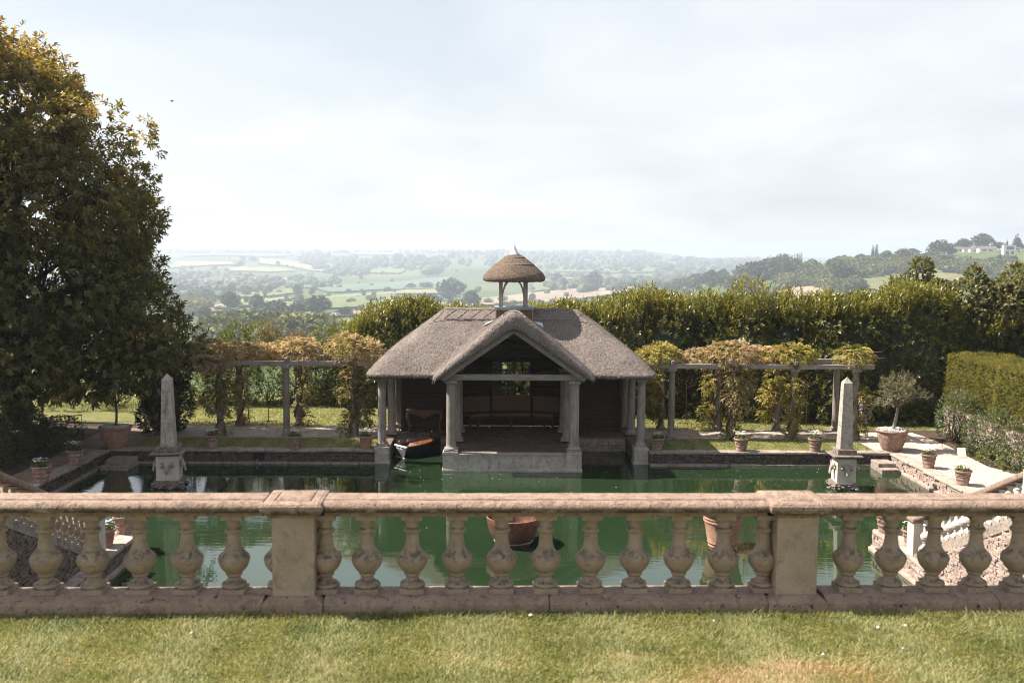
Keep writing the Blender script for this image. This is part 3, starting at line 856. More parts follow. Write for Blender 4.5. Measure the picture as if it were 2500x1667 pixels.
straw = (Ps + Ns * .004, Ds, perp(Ds, Ns), rng.uniform(.06, .15, len(sel)), rng.uniform(.008, .014, len(sel)), 0.45 + .2 * vnoise(Ps, 1.3, 4.) + .25 * rng.normal(size=len(sel)))
rme.materials.clear(); rme.materials.append(M['thatch'])
rme.polygons.foreach_set('use_smooth', np.ones(len(rme.polygons), bool))
rme.update()
roof = bpy.data.objects.new('roof', rme); link(roof, bh)
leaves('straw', *straw[:5], straw[5], M['straw'], bh, fold=.1, droop=.02, kind='stuff')
def roof_z(x, y, z0=9.):
    h = roof_bvh.ray_cast(Vector((x, y, z0)), Vector((0, 0, -1)))
    return h[0].z if h[0] else None
# raised ridge band with hazel-rod lattice
def ridge_band(xa, xb, half, nx, yc=34.9):
    vs, fs = [], []
    ny = 16
    for i in range(nx + 1):
        x = xa + (xb - xa) * i / nx
        for j in range(ny + 1):
            v = -1 + 2 * j / ny
            y = yc + v * (half + .03 * math.sin(i * 1.7) + .02 * math.sin(i * .6 + j))
            z = (roof_z(x, y) or 5.0)
            e = .05 if 0 < j < ny and 0 < i < nx else -.02
            vs.append((x, y, z + e))
    for i in range(nx):
        for j in range(ny):
            a = i * (ny + 1) + j
            fs.append((a, a + ny + 1, a + ny + 2, a + 1))
    return MB().add(vs, fs)
rb = build('ridge_band', ridge_band(-1.95, 2.6, .60, 46), M['thatch'], bh, smooth=True)
rods = MB()
def rod(a, b, lift=.066, n=5, r=.0125):
    pts = []
    for i in range(n + 1):
        x, y = a[0] + (b[0] - a[0]) * i / n, a[1] + (b[1] - a[1]) * i / n
        z = roof_z(x, y)
        if z is None: return
        pts.append((x, y, z + lift))
    rods.tube(pts, r, 4)
for sgn in (-1, 1):
    for x0, x1 in ((-1.9, -.12), (1.22, 2.55)) if sgn < 0 else ((-1.9, 2.55),):
        yo, yi = 34.9 + sgn * .55, 34.9 + sgn * .14
        rod((x0, yo), (x1, yo), n=12); rod((x0, yi), (x1, yi), n=12)
        m_ = max(2, round((x1 - x0) / .43))
        for i in range(m_):
            a, b = x0 + (x1 - x0) * i / m_, x0 + (x1 - x0) * (i + 1) / m_
            rod((a, yo), (b, yi)); rod((a, yi), (b, yo))
# down the hips
for sx, xr in ((-1, -1.9), (1, 2.6)):
    rod((xr, 34.35), (xr + sx * .35, 34.75), lift=.02); rod((xr, 34.75), (xr + sx * .42, 34.32), lift=.02); rod((xr, 34.35), (xr + sx * .5, 34.3), lift=.02)
# porch apex lattice
for y in (31.32, 31.75, 32.2):
    for s_ in (-1, 1):
        rod((PX, y), (PX + s_ * .34, y + .40), lift=.02); rod((PX + s_ * .34, y), (PX, y + .40), lift=.02)
for s_ in (-1, 1): rod((PX + s_ * .36, 31.3), (PX + s_ * .36, 33.2), lift=.02, n=8)
build('ridge_lattice', rods, M['straw_rod'], bh)
# cupola
mb = MB()
for x in range(6):
    a = -.08 + 1.26 * x / 6
    mb.box(a + .004, a + .206, 34.32, 34.36, 4.3, 5.06); mb.box(a + .004, a + .206, 35.44, 35.48, 4.3, 5.06)
mb.box(-.08, -.04, 34.36, 35.44, 4.3, 5.06).box(1.14, 1.18, 34.36, 35.44, 4.3, 5.06)
build('cupola_boarding', mb, M['red_boards'], bh)
build('cupola_lead', MB().box(-.13, 1.23, 34.26, 35.54, 5.06, 5.16).box(-.10, -.06, 34.29, 34.37, 4.35, 5.07).box(1.16, 1.20, 34.29, 34.37, 4.35, 5.07), M['lead'], bh, bevel=.012)
for px_ in (.085, .95):
    for py_ in (34.45, 35.35):
        build('cupola_post', MB().box(px_ - .065, px_ + .065, py_ - .065, py_ + .065, 5.16, 6.15), M['oak'], bh, bevel=.008)
for py_ in (34.45, 35.35):
    for a, s_ in ((.15, 1), (.885, -1)):
        tt = [i * math.pi / 2 / 8 for i in range(9)]
        pts = [(a + s_ * .33 * (1 - math.cos(t_)), 5.34 + .73 * math.sin(t_)) for t_ in tt]
        poly = pts + [(a - s_ * .02 + s_ * .26 * (1 - math.cos(t_)), 5.46 + .62 * math.sin(t_)) for t_ in reversed(tt)]
        build('cupola_brace', MB().prism(poly, 'y', py_ - .035, py_ + .035), M['oak'], bh)
for y_ in (34.45, 35.35): build('cupola_plate', MB().box(.0, 1.10, y_ - .06, y_ + .06, 6.06, 6.18), M['oak_x'], bh)
CUP = [(.55, 6.18), (.82, 6.05), (1.0, 6.03), (1.075, 6.07), (1.10, 6.14), (1.08, 6.22), (1.01, 6.32), (.915, 6.42), (.785, 6.54), (.635, 6.67), (.48, 6.79), (.33, 6.89), (.22, 6.955), (.12, 7.0)]
vs, fs = [], []
n = 56
for r, z in CUP:
    for k in range(n):
        a = 2 * math.pi * k / n
        w = 1 + .012 * math.sin(a * 3 + z * 3) + random.uniform(-.007, .007)
        vs.append((.55 + r * w * math.cos(a), 34.9 + r * w * math.sin(a), z + random.uniform(-.006, .006)))
for i in range(len(CUP) - 1):
    for k in range(n):
        a, b = i * n + k, i * n + (k + 1) % n; fs.append((a, b, b + n, a + n))
fs += [tuple(range(n - 1, -1, -1)), tuple(range((len(CUP) - 1) * n, len(CUP) * n))]
cr = build('cupola_roof', MB().add(vs, fs), M['cupola_thatch'], bh, smooth=True)
mb = MB()
for r, z in ((.675, 6.645), (.36, 6.885)):
    mb.tube([(.55 + r * math.cos(a), 34.9 + r * math.sin(a), z) for a in [2 * math.pi * i / 40 for i in range(41)]], .012, 4)
build('binding', mb, M['straw_rod'], cr)
build('finial', MB().lathe([(.20, 6.955), (.19, 6.99), (.13, 7.05), (.07, 7.16), (.025, 7.27), (.008, 7.34)], 14, (.55, 34.9, 0)), M['lead_pale'], bh, smooth=True, sharp=50)
for x0, x1 in ((-.50, -.16), (1.22, 1.56)):
    v = []
    for x, y in ((x0, 34.12), (x1, 34.05), (x1 - .05, 34.26), (x0 + .14, 34.26)):
        v.append((x, y, (roof_z(x, y) or 4.4) + .03))
    v += [(a, b, c - .02) for a, b, c in v]
    build('lead_flashing', MB().add(v, [(0, 1, 2, 3), (7, 6, 5, 4), (0, 4, 5, 1), (1, 5, 6, 2), (2, 6, 7, 3), (3, 7, 4, 0)]), M['lead_pale'], bh)

# columns
def column_mb(h, r, base=.16):
    mb = MB()
    b = r * 1.42
    mb.box(-b, b, -b, b, 0, .06)
    prof = [(r * 1.36, .06), (r * 1.42, .085), (r * 1.36, .11), (r * 1.2, .125), (r * 1.1, .14), (r * 1.02, .17), (r, .25), (r * .985, h * .5), (r * .93, h - .22), (r * .93, h - .2), (r * 1.04, h - .19), (r * 1.04, h - .165), (r * .94, h - .155), (r * .95, h - .13), (r * 1.18, h - .09)]
    mb.lathe(prof, 20)
    mb.box(-r * 1.25, r * 1.25, -r * 1.25, r * 1.25, h - .09, h)
    return mb
def columns(spots, h, r, z0, mat, parent, name='column'):
    first = None
    for x, y in spots:
        if first is None:
            o = first = build(name, column_mb(h, r), mat, parent, smooth=True, world=False, sharp=40)
        else:
            o = first.copy(); link(o, parent)
        o.location = Vector((x, y, z0)) - org(parent)
        o.rotation_euler.z = random.choice((0, 1, 2, 3)) * math.pi / 2 + random.uniform(-.03, .03)
columns([(-1.51, 31.88), (2.48, 31.88), (-1.40, 33.7), (2.38, 33.7), (-1.40, 35.4), (2.38, 35.4)], 2.31, .158, .635, M['oak'], bh)
columns([(-3.885, 33.12), (4.825, 33.12), (-3.80, 35.35), (4.81, 35.45), (-3.76, 36.9), (4.74, 36.9)], 2.30, .142, .545, M['oak'], bh)
# platform, pedestals, floor
mb = MB().box(-1.75, 2.70, 31.66, 35.2, -.6, .535).box(-1.79, 2.74, 31.58, 35.1, -.6, .075, .0)
build('platform', mb, M['lime'], bh, bevel=.012)
build('platform_kerb', MB().box(-1.28, 2.24, 31.62, 31.98, .538, .568), M['lime'], bh, bevel=.008)
for x in (-1.53, 2.48):
    build('pedestal', MB().box(x - .235, x + .235, 31.63, 32.11, -.3, .545).box(x - .245, x + .245, 31.62, 32.12, .545, .632), M['lime'], bh, bevel=.01)
for x0, x1 in ((-4.12, -3.64), (4.58, 5.06)):
    build('pedestal', MB().box(x0, x1, 32.84, 33.36, -.6, .46).box(x0 - .01, x1 + .01, 32.83, 33.37, .46, .545), M['lime'], bh, bevel=.01)
    build('side_quay', MB().box(x0 + .01, x1 - .01, 33.37, 37.0, -.6, .50), M['flag'], bh, bevel=.01)
    build('ledge', MB().box(x0 - .04, x1 + .04, 32.78, 33.3, -.5, .055), M['lime'], bh, bevel=.008)
slabs('floor', -1.42, 2.37, 31.99, 36.9, 5, 4, M['flag'], .566, parent=bh, jit=.05, h=.03)
for x0, x1 in ((-3.63, -1.76), (2.71, 4.57)):
    q = MB().box(x0, x1, 35.02, 37, -.6, .46)
    rgq = random.Random(3)
    z = .0
    while z < .44:
        hh = min(rgq.uniform(.06, .1), .455 - z); u = x0
        while u < x1 - .03:
            w_ = min(rgq.uniform(.12, .35), x1 - u)
            q.box(u + .006, u + w_ - .006, 34.95 + rgq.uniform(-.03, .02), 35.05, z + .005, z + hh - .004, .007); u += w_
        z += hh
    build('quay_rubble', q, M['rubble'], bh, kind='stuff')
    slabs('quay', x0, x1, 34.94, 36.1, 3, 1, M['flag'], .52, parent=bh, h=.05)
# timbers
build('tie_beam', MB().box(-1.86, 2.80, 31.78, 31.98, 2.948, 3.135), M['oak_x'], bh, bevel=.01)
for s_ in (-1, 1):
    a, b = Vector((PX + s_ * 2.30, 31.5, 3.02)), Vector((PX + s_ * .02, 31.5, 4.60))
    build('bargeboard', MB().beam(a, b, .09, .20), M['oak_x'], bh, bevel=.006)
    for y in (32.6, 33.7, 34.8):
        build('rafter', MB().beam((PX + s_ * 2.2, y, 3.02), (PX, y, 4.55), .09, .14), M['bench_wood'], bh)
for x in (-1.51, 2.48): build('wall_plate', MB().box(x - .09, x + .09, 31.99, 36.0, 2.955, 3.12), M['oak_y'], bh)
for x0, x1 in ((-4.15, -1.87), (2.81, 5.1)): build('eaves_plate', MB().box(x0, x1, 33.02, 33.22, 2.846, 2.985), M['oak_x'], bh)
for x in (-3.84, 4.8): build('eaves_plate', MB().box(x - .09, x + .09, 33.24, 36.9, 2.85, 2.98), M['oak_y'], bh)
for y in (33.0, 34.6): build('collar_beam', MB().box(-.75, 1.75, y - .06, y + .06, 3.86, 4.0), M['bench_wood'], bh)
# board walls
def board_wall(x0, x1, y, z0, z1, holes=(), face=-1, axis='x', bw=.155):
    wl_ = build('wall', (MB().box(x0, x1, y + .02, y + .06, z0, z1) if axis == 'x' and not holes else MB().box(x0, x0 + .05, y + .02, y + .06, z0, z1) if axis == 'x' else MB().box(y + .02, y + .06, x0, x1, z0, z1)), M['boards'], bh)
    z = z0
    while z < z1 - .03:
        zt = min(z + bw, z1)
        segs = [(x0, x1)]
        for hx0, hx1, hz0, hz1 in holes:
            if zt > hz0 + .01 and z < hz1 - .01: segs = [(x0, hx0), (hx1, x1)]
        for a, b in segs:
            d = random.uniform(0, .012)
            if axis == 'x': m_ = MB().box(a + .004, b - .004, y - .02 - d, y + .019, z + .005, zt - .004)
            else: m_ = MB().box(y - .02 - d, y + .019, a + .004, b - .004, z + .005, zt - .004)
            build('board', m_, M['boards'], wl_)
        z = zt
    return wl_
board_wall(-3.52, -1.47, 36.0, .53, 3.02)
board_wall(2.43, 4.50, 36.0, .53, 3.02)
board_wall(-1.47, 2.43, 36.95, .57, 3.3, [(-.19, 1.18, 1.70, 2.98)])
board_wall(36.06, 36.93, -1.45, .57, 3.1, axis='y')
board_wall(36.06, 36.93, 2.41, .57, 3.1, axis='y')
for x in (-3.52, -1.43, 2.39, 4.44): build('wall_post', MB().box(x, x + .09, 35.90, 35.97, .53, 3.02), M['bench_wood'], bh)
win = build('window', MB().box(-.25, 1.24, 36.88, 36.99, 1.64, 1.70).box(-.25, 1.24, 36.88, 36.99, 2.98, 3.04).box(-.25, -.19, 36.88, 36.99, 1.70, 2.98).box(1.18, 1.24, 36.88, 36.99, 1.70, 2.98), M['bench_wood'], bh)
for i in range(1, 5):
    x = -.19 + 1.37 * i / 5
    build('glazing_bar', MB().box(x - .016, x + .016, 36.91, 36.95, 1.70, 2.98), M['black_iron'], win)
for i in range(1, 4):
    z = 1.70 + 1.28 * i / 4
    build('glazing_bar', MB().box(-.19, 1.18, 36.905, 36.955, z - .017, z + .017), M['black_iron'], win)

# curved bench with cushions
bench = thing('bench', 'curved wooden bench with tan cushions under the boathouse window', 'bench', (.5, 36.6, .566))
def seat_quad(name, pts, z0, z1, mat, bev):
    n = len(pts)
    mb = MB().add([(x, y, z0) for x, y in pts] + [(x, y, z1) for x, y in pts], [tuple(range(n - 1, -1, -1)), tuple(range(n, 2 * n))] + [(k, (k + 1) % n, (k + 1) % n + n, k + n) for k in range(n)])
    return build(name, mb, mat, bench, bevel=bev)
LEFT = [(-.24, 36.35), (-.26, 36.78), (-1.28, 36.42), (-1.02, 36.02)]
MID = [(1.25, 36.35), (1.27, 36.78), (-.25, 36.78), (-.23, 36.35)]
RIGHT = [(2.03, 36.02), (2.29, 36.42), (1.28, 36.78), (1.26, 36.35)]
for q in (LEFT, MID, RIGHT):
    seat_quad('seat', q, .93, 1.0, M['bench_wood'], .01)
    cxm, cym = sum(p[0] for p in q) / 4, sum(p[1] for p in q) / 4
    seat_quad('seat_cushion', [(cxm + (x - cxm) * .97, cym + (y - cym) * .97) for x, y in q], 1.003, 1.13, M['cushion'], .05)
for (x0, y0), (x1, y1) in (((-1.26, 36.42), (-.30, 36.76)), ((-.22, 36.80), (1.24, 36.80)), ((1.32, 36.76), (2.28, 36.42))):
    mb = MB().beam((x0, y0, 1.45), (x1, y1, 1.45), .12, .60)
    build('back_cushion', mb, M['cushion'], bench, bevel=.045)
for x, y in ((-1.0, 36.1), (-.72, 36.2), (.5, 36.42), (1.72, 36.2), (2.0, 36.1)):
    build('leg', MB().box(x - .045, x + .045, y - .04, y + .04, .566, .93), M['bench_wood'], bench, bevel=.006)
# carved console table
tab = thing('console_table', 'carved console table with curved legs against the dark board wall', 'table', (-2.65, 35.72, .52))
build('table_top', MB().box(-3.32, -1.98, 35.5, 35.92, 1.33, 1.375), M['carved'], tab, bevel=.012)
pts = [(-3.25, 1.33), (-3.25, 1.19), (-3.1, 1.23), (-2.95, 1.17), (-2.8, 1.15), (-2.65, 1.07), (-2.5, 1.15), (-2.35, 1.17), (-2.2, 1.23), (-2.05, 1.19), (-2.05, 1.33)]
build('apron', MB().prism(pts, 'y', 35.53, 35.58), M['carved'], tab, bevel=.01)
for sx, x in ((-1, -3.22), (1, -2.08)):
    for y in (35.55, 35.87):
        build('leg', MB().tube([(x, y, 1.33), (x + sx * .05, y - .03, 1.18), (x - sx * .0, y, .95), (x - sx * .05, y, .75), (x - sx * .02, y - .01, .6), (x + sx * .04, y - .02, .54), (x + sx * .05, y - .03, .522)], [.05, .055, .04, .03, .027, .035, .03], 8), M['carved'], tab, smooth=True)
mb = MB()
for x, z in ((-2.65, 1.16), (-3.0, 1.25), (-2.3, 1.25)): mb.lathe([(.0, .0), (.05, .01), (.07, .03), (.04, .06), (.0, .07)], 10, (x, 35.5, z - .03))
build('carving', mb, M['carved'], tab, smooth=True)

# ------------------------------------------------------------------ rowing boat in the slip
boat = thing('rowing_boat', 'small black rowing boat with varnished deck moored in the left slip', 'boat', (-3.30, 33.84, 0), R(40))
def hull_section(u):
    hw = .37 * (1 - .06 * (1 - u)) * (1 - max(0, (u - .35) / .65) ** 2.1 * .985)
    gz = .40 + .13 * u ** 2
    return hw, gz
mb = MB(); N = 15; rows = []
for i in range(N):
    u = i / (N - 1); hw, gz = hull_section(u)
    x = 1.62 * u - .03 * (1 - u)
    bw = hw * (.62 + .1 * u)
    rows.append([(x, -hw, gz), (x + .03, -hw * .93, gz * .6), (x + .05, -bw, -.05), (x + .05, bw, -.05), (x + .03, hw * .93, gz * .6), (x, hw, gz)])
for r_ in rows: mb.v += r_
for i in range(N - 1):
    for j in range(5): mb.f.append((i * 6 + j, (i + 1) * 6 + j, (i + 1) * 6 + j + 1, i * 6 + j + 1))
mb.m = [0] * len(mb.f)
build('hull', mb, M['boat_black'], boat, world=False)
tr = build('transom', MB().prism([(-.347, .37), (-.30, .24), (-.215, -.05), (.215, -.05), (.30, .24), (.347, .37)], 'x', -.06, -.028), M['boat_grey'], boat, world=False)
build('transom_rail', MB().box(-.085, -.0, -.362, .362, .372, .412), M['white_paint'], boat, world=False, bevel=.008)
build('waterline_strip', MB().box(-.07, -.028, -.245, .245, .0, .022), M['white_paint'], boat, world=False)
mb = MB(); rows = []
for i in range(N):
    u = i / (N - 1); hw, gz = hull_section(u); x = 1.62 * u - .03 * (1 - u)
    dz = gz - (.10 if u < .3 else .03)
    rows.append([(x, -hw * .94, dz), (x, 0, dz + (.02 if u > .3 else -.03)), (x, hw * .94, dz)])
for r_ in rows: mb.v += r_
for i in range(N - 1):
    for j in range(2): mb.f.append((i * 3 + j, (i + 1) * 3 + j, (i + 1) * 3 + j + 1, i * 3 + j + 1))
mb.m = [0] * len(mb.f)
build('deck', mb, M['boat_deck'], boat, world=False)
for s_ in (-1, 1):
    pts = []
    for i in range(N):
        u = i / (N - 1); hw, gz = hull_section(u); pts.append((1.62 * u - .03 * (1 - u), s_ * hw, gz + .006))
    build('gunwale', MB().tube(pts, .017, 6), M['boat_deck'], boat, world=False)
for x, y in ((.5, -.36), (.5, .36), (.12, -.33), (.12, .34)):
    build('rowlock', MB().tube([(x, y, .42), (x, y, .48), (x - .02, y, .51)], .008, 5).tube([(x, y, .48), (x + .02, y, .51)], .008, 5), M['white_paint'], boat, world=False)
cu = bpy.data.curves.new('lettering', 'FONT'); cu.body = 'Blue Boy'; cu.size = .105; cu.extrude = .001; cu.align_x = 'CENTER'; cu.shear = .25
tx = bpy.data.objects.new('lettering', cu); link(tx)
tme = evaluated_mesh(tx); bpy.data.objects.remove(tx)
tme.materials.clear(); tme.materials.append(M['white_paint'])
tx = bpy.data.objects.new('lettering', tme); link(tx, tr)
tx.matrix_local = Matrix.Translation((-.063, .06, .285)) @ Matrix(((0, 0, -1, 0), (-1, 0, 0, 0), (0, 1, 0, 0), (0, 0, 0, 1)))

# ------------------------------------------------------------------ obelisks standing in the pool
def bull_head():
    mb = MB()
    mb.tube([(0, .02, .30), (0, -.05, .305), (0, -.10, .27), (0, -.145, .20), (0, -.175, .12), (0, -.185, .06), (0, -.17, .02)], [.105, .11, .095, .072, .056, .058, .040], 12)
    for s_ in (-1, 1):
        mb.tube([(s_ * .07, -.05, .335), (s_ * .13, -.07, .335), (s_ * .19, -.085, .36), (s_ * .215, -.09, .41), (s_ * .205, -.095, .45)], [.032, .03, .024, .016, .006], 8)
        mb.tube([(s_ * .09, -.03, .28), (s_ * .145, -.055, .265), (s_ * .18, -.05, .235), (s_ * .185, -.04, .20)], [.03, .042, .036, .01], 8)
        mb.lathe([(.0, -.016), (.016, 0), (.0, .016)], 8, (s_ * .07, -.125, .245))
    return mb
def obelisk(x, y, hw, rot, label, mat_die, mat_sh, first=[None]):
    t = thing('obelisk', label, 'obelisk', (x, y, 0), rot, 'stone obelisks standing in the pool')
    rg = random.Random(int(abs(x) * 10))
    mb = MB().box(-hw - .05, hw + .05, -hw - .05, hw + .05, -.4, .185)
    for q in range(70):
        a = rg.uniform(0, 6.28); side = rg.randrange(4); u = rg.uniform(-hw - .13, hw + .13); d = hw + rg.uniform(.03, .12)
        px_, py_ = ((u, -d), (d, u), (u, d), (-d, u))[side]
        sz = rg.uniform(.03, .085); z = rg.uniform(-.06, .17)
        mb.lathe([(sz * .6, -sz * .5), (sz, -sz * .1), (sz * .8, sz * .35), (sz * .3, sz * .5)], 7, (px_, py_, z), rot=a)
    build('rough_base', mb, M['lichen'], t, world=False)
    build('plinth', MB().box(-hw - .08, hw + .08, -hw - .08, hw + .08, .04, .225, .008), M['lichen'], t, world=False, bevel=.015)
    build('die', MB().box(-hw, hw, -hw, hw, .225, .955), mat_die, t, world=False, bevel=.008)
    mb = MB()
    prof = [(hw + .012, .955), (hw + .03, .985), (hw + .085, 1.0), (hw + .15, 1.02), (hw + .155, 1.055), (hw + .12, 1.075)]
    sq = [(sx * r, sy * r, z) for r, z in prof for sx, sy in ((-1, -1), (1, -1), (1, 1), (-1, 1))]
    mb.add(sq, [(i * 4 + k, i * 4 + (k + 1) % 4, i * 4 + 4 + (k + 1) % 4, i * 4 + 4 + k) for i in range(5) for k in range(4)] + [(3, 2, 1, 0), (20, 21, 22, 23)])
    build('cornice', mb, M['lichen'], t, world=False, bevel=.006)
    build('sub_base', MB().box(-hw + .0, hw - .0, -hw + .0, hw - .0, 1.075, 1.235, .006), M['lichen'], t, world=False, bevel=.02)
    s0, s1 = (.205, .140) if hw > .3 else (.195, .132)
    mb = MB()
    def oc(r, z): return [(sx * r + 0, sy * r, z) for sx, sy in ((-1, -1), (1, -1), (1, 1), (-1, 1))]
    mb.add(oc(s0, 1.235) + oc(s0 - (s0 - s1) * .35, 1.92), [(0, 1, 5, 4), (1, 2, 6, 5), (2, 3, 7, 6), (3, 0, 4, 7)])
    mb.add(oc(s0 - (s0 - s1) * .355, 1.926) + oc(s1, 3.22) + [(0, 0, 3.405)], [(3, 2, 1, 0), (0, 1, 5, 4), (1, 2, 6, 5), (2, 3, 7, 6), (3, 0, 4, 7), (4, 5, 8), (5, 6, 8), (6, 7, 8), (7, 4, 8)])
    build('shaft', mb, mat_sh, t, world=False, bevel=.008)
    for k in range(4):
        if first[0] is None: first[0] = o = build('bull_head', bull_head(), M['obelisk'], t, smooth=True, world=False, sharp=60)
        else: o = first[0].copy(); link(o, t)
        a = k * math.pi / 2
        o.location = (math.sin(a) * hw, -math.cos(a) * hw, .435); o.rotation_euler.z = a
        o.scale = (.92, .72, .92)
    return t
obelisk(-9.87, 29.62, .325, R(7), 'shaded stone obelisk with bull heads in the dark water by the big tree', M['die'], M['obelisk'])
obelisk(10.47, 29.5, .285, R(-1), 'sunlit stone obelisk with bull heads near the gravel path side of the pool', M['die'], M['obelisk'])

# ------------------------------------------------------------------ copper bowl and large planter in the water
bowl = thing('copper_bowl', 'round copper fountain bowl floating on the green water behind the balusters', 'bowl', (.40, 23.75, 0))
prof = [(.40, -.2), (.41, .03), (.47, .12), (.56, .26), (.625, .42), (.655, .58), (.665, .66), (.66, .68), (.645, .675), (.635, .58), (.60, .42), (.53, .28), (.44, .2), (.0, .17)]
build('dish', MB().lathe(prof, 44, cap=False), M['copper'], bowl, smooth=True, world=False, sharp=60)
build('rim', MB().tube([(.655 * math.cos(a), .655 * math.sin(a), .678) for a in [2 * math.pi * i / 48 for i in range(49)]], .011, 6), M['terracotta'], bowl, world=False)
build('base_ring', MB().tube([(.47 * math.cos(a), .47 * math.sin(a), .09) for a in [2 * math.pi * i / 48 for i in range(49)]], .016, 6), M['lead'], bowl, world=False)
pl = thing('planter', 'large empty ribbed terracotta planter standing in the pool', 'planter', (5.43, 23.4, 0))
prof = [(.30, -.02), (.325, .06), (.345, .07), (.345, .10), (.335, .11), (.35, .15), (.365, .16), (.36, .19), (.43, .58), (.445, .66), (.465, .67), (.465, .70), (.45, .71), (.455, .745), (.475, .755), (.475, .785), (.462, .80), (.475, .84), (.51, .86), (.53, .89), (.53, .925), (.51, .945), (.485, .94), (.475, .90), (.455, .80)]
build('pot', MB().lathe(prof, 44, cap=False), M['terracotta'], pl, smooth=True, world=False, sharp=45)
build('earth', MB().lathe([(.46, .81), (.25, .835), (.0, .84)], 30, cap=False), M['rubble'], pl, world=False)
build('support_block', MB().box(-.27, .27, -.27, .27, -.6, .0), M['black_iron'], pl, world=False)

# ------------------------------------------------------------------ flower pots
def pot_mb(h=.44, r=.245):
    k = r / .245; q = h / .44
    prof = [(.155, 0), (.165, .03), (.172, .06), (.166, .075), (.186, .16), (.196, .175), (.196, .195), (.188, .205), (.203, .29), (.213, .30), (.213, .315), (.206, .325), (.216, .375), (.245, .385), (.25, .405), (.25, .43), (.24, .44), (.222, .438), (.215, .40), (.21, .37)]
    mb = MB().lathe([(a * k, b * q) for a, b in prof], 26, cap=False)
    mb.lathe([(.212 * k, .385 * q), (.0, .395 * q)], 20, cap=False, mi=1)
    return mb
def swags(r=.2, z=.275, n=8):
    mb = MB()
    for i in range(n):
        a0 = 2 * math.pi * i / n; a1 = 2 * math.pi * (i + 1) / n
        pts = []
        for j in range(7):
            a = a0 + (a1 - a0) * j / 6; zz = z + .045 - .05 * math.sin(math.pi * j / 6)
            rr = .206 + (zz - .3) * .17
            pts.append((rr * math.cos(a), rr * math.sin(a), zz))
        mb.tube(pts, [.006, .010, .013, .014, .013, .010, .006], 5)
        mb.lathe([(0, -.018), (.016, 0), (0, .018)], 6, (.208 * math.cos(a0), .208 * math.sin(a0), z + .05))
    return mb
def pot_foliage(n, r, z, h, rg):
    a = rg.uniform(0, 6.28, n); q = np.sqrt(rg.uniform(0, 1, n)) * r
    P = np.stack([q * np.cos(a), q * np.sin(a), np.full(n, z) + rg.uniform(-.01, .06, n)], 1)
    D = unit(np.stack([np.cos(a) * q / r * .9, np.sin(a) * q / r * .9, np.full(n, .8)], 1) + rg.normal(0, .3, (n, 3)))
    return shoots(P, D, 4, h * .7, h * .55, .42, .9, rg)
def pot_blossom(n, r, z, rg):
    C_ = np.stack([rg.normal(0, r, n), rg.normal(0, r, n), z + rg.uniform(0, .07, n)], 1)
    P = np.repeat(C_, 6, 0)
    ang = np.tile(np.arange(6) * 1.047, n) + np.repeat(rg.uniform(0, 6, n), 6)
    D = unit(np.stack([np.cos(ang), np.sin(ang), rg.uniform(-.1, .5, n * 6)], 1))
    U = perp(D)
    return P, D, U, np.full(n * 6, .045), np.full(n * 6, .032)
POTS = [
    ('pot with white flowers in tree shade at the left end of the grass strip', -9.59, 33.06, 'terracotta_old', 1.0),
    ('pot with white flowers standing midway along the left grass strip', -6.80, 33.03, 'terracotta_old', 1.04),
    ('pale banded pot with white flowers beside the left outer boathouse column', -4.42, 33.04, 'terracotta', 1.0),
    ('pot with white flowers beside the right outer boathouse column', 5.36, 32.92, 'terracotta', 1.0),
    ('pot with white flowers at the middle of the right pool coping', 8.17, 32.84, 'terracotta', 1.02),
    ('dark pot with white bands on the coping next to the sunlit obelisk', 10.66, 32.82, 'terracotta_old', 1.0),
    ('sunlit pot on the gravel path nearer the olive tree pot', 13.40, 30.30, 'terracotta', .98),
    ('sunlit pot on the gravel path just behind the right stair rail', 13.42, 28.06, 'terracotta', 1.0),
    ('shaded pot on the earth path nearer the big planted pot', -12.98, 30.35, 'terracotta_old', 1.06),
    ('shaded pot on the earth path just behind the left stair rail', -12.98, 28.05, 'terracotta_old', 1.12),
    ('warm terracotta pot at the water corner of the shaded left quay', -8.74, 22.95, 'terracotta', 1.0),
    ('terracotta pot at the foot of the shaded left stair', -8.76, 21.9, 'terracotta', .9),
    ('terracotta pot at the water corner of the sunlit right quay', 9.28, 23.15, 'terracotta_old', 1.0),
    ('terracotta pot tucked behind the white newel of the right stair', 9.42, 22.0, 'terracotta', .9),
]
protos = {}
for v in range(3):
    rg = np.random.default_rng(40 + v)
    root = thing('flower_pot', 'pot', 'flower pot', (0, 0, 0), 0, 'flower pots round the pool')
    pot = build('pot', pot_mb(), [M['terracotta'], M['soil']], root, smooth=True, world=False, sharp=45)
    build('relief', swags(n=7 + v), M['terracotta'], pot, world=False)
    a = pot_foliage(34, .17, .39, .13, rg)
    leaves('foliage', *a, rg.uniform(0, 1, len(a[0])), M['pot_leaf'], root)
    b = pot_blossom(22 + 5 * v, .095, .56 + .03 * v, rg)
    leaves('blossom', *b, rg.uniform(0, 1, len(b[0])), M['white_flower'], root, 0, .1)
    mb = MB()
    for _ in range(9):
        x, y = rg.normal(0, .07, 2); mb.tube([(x * .5, y * .5, .40), (x, y, .58)], .004, 4)
    build('stems', mb, M['pot_leaf'], root, world=False)
    protos[v] = root
for i, (lab, x, y, mt, sc) in enumerate(POTS):
    v = i % 3
    r_ = protos[v] if i < 3 else copy_tree(protos[v])
    r_.location = (x, y, G + .002); r_.rotation_euler.z = random.uniform(0, 6); r_.scale = (sc, sc, sc * random.uniform(.95, 1.03))
    r_['label'] = lab
    if mt == 'terracotta_old':
        for ch in r_.children:
            if ch.name.startswith('pot'):
                ch.data = ch.data.copy(); ch.data.materials[0] = M['terracotta_old']
                for s2 in ch.children: s2.data = s2.data.copy(); s2.data.materials[0] = M['terracotta_old']

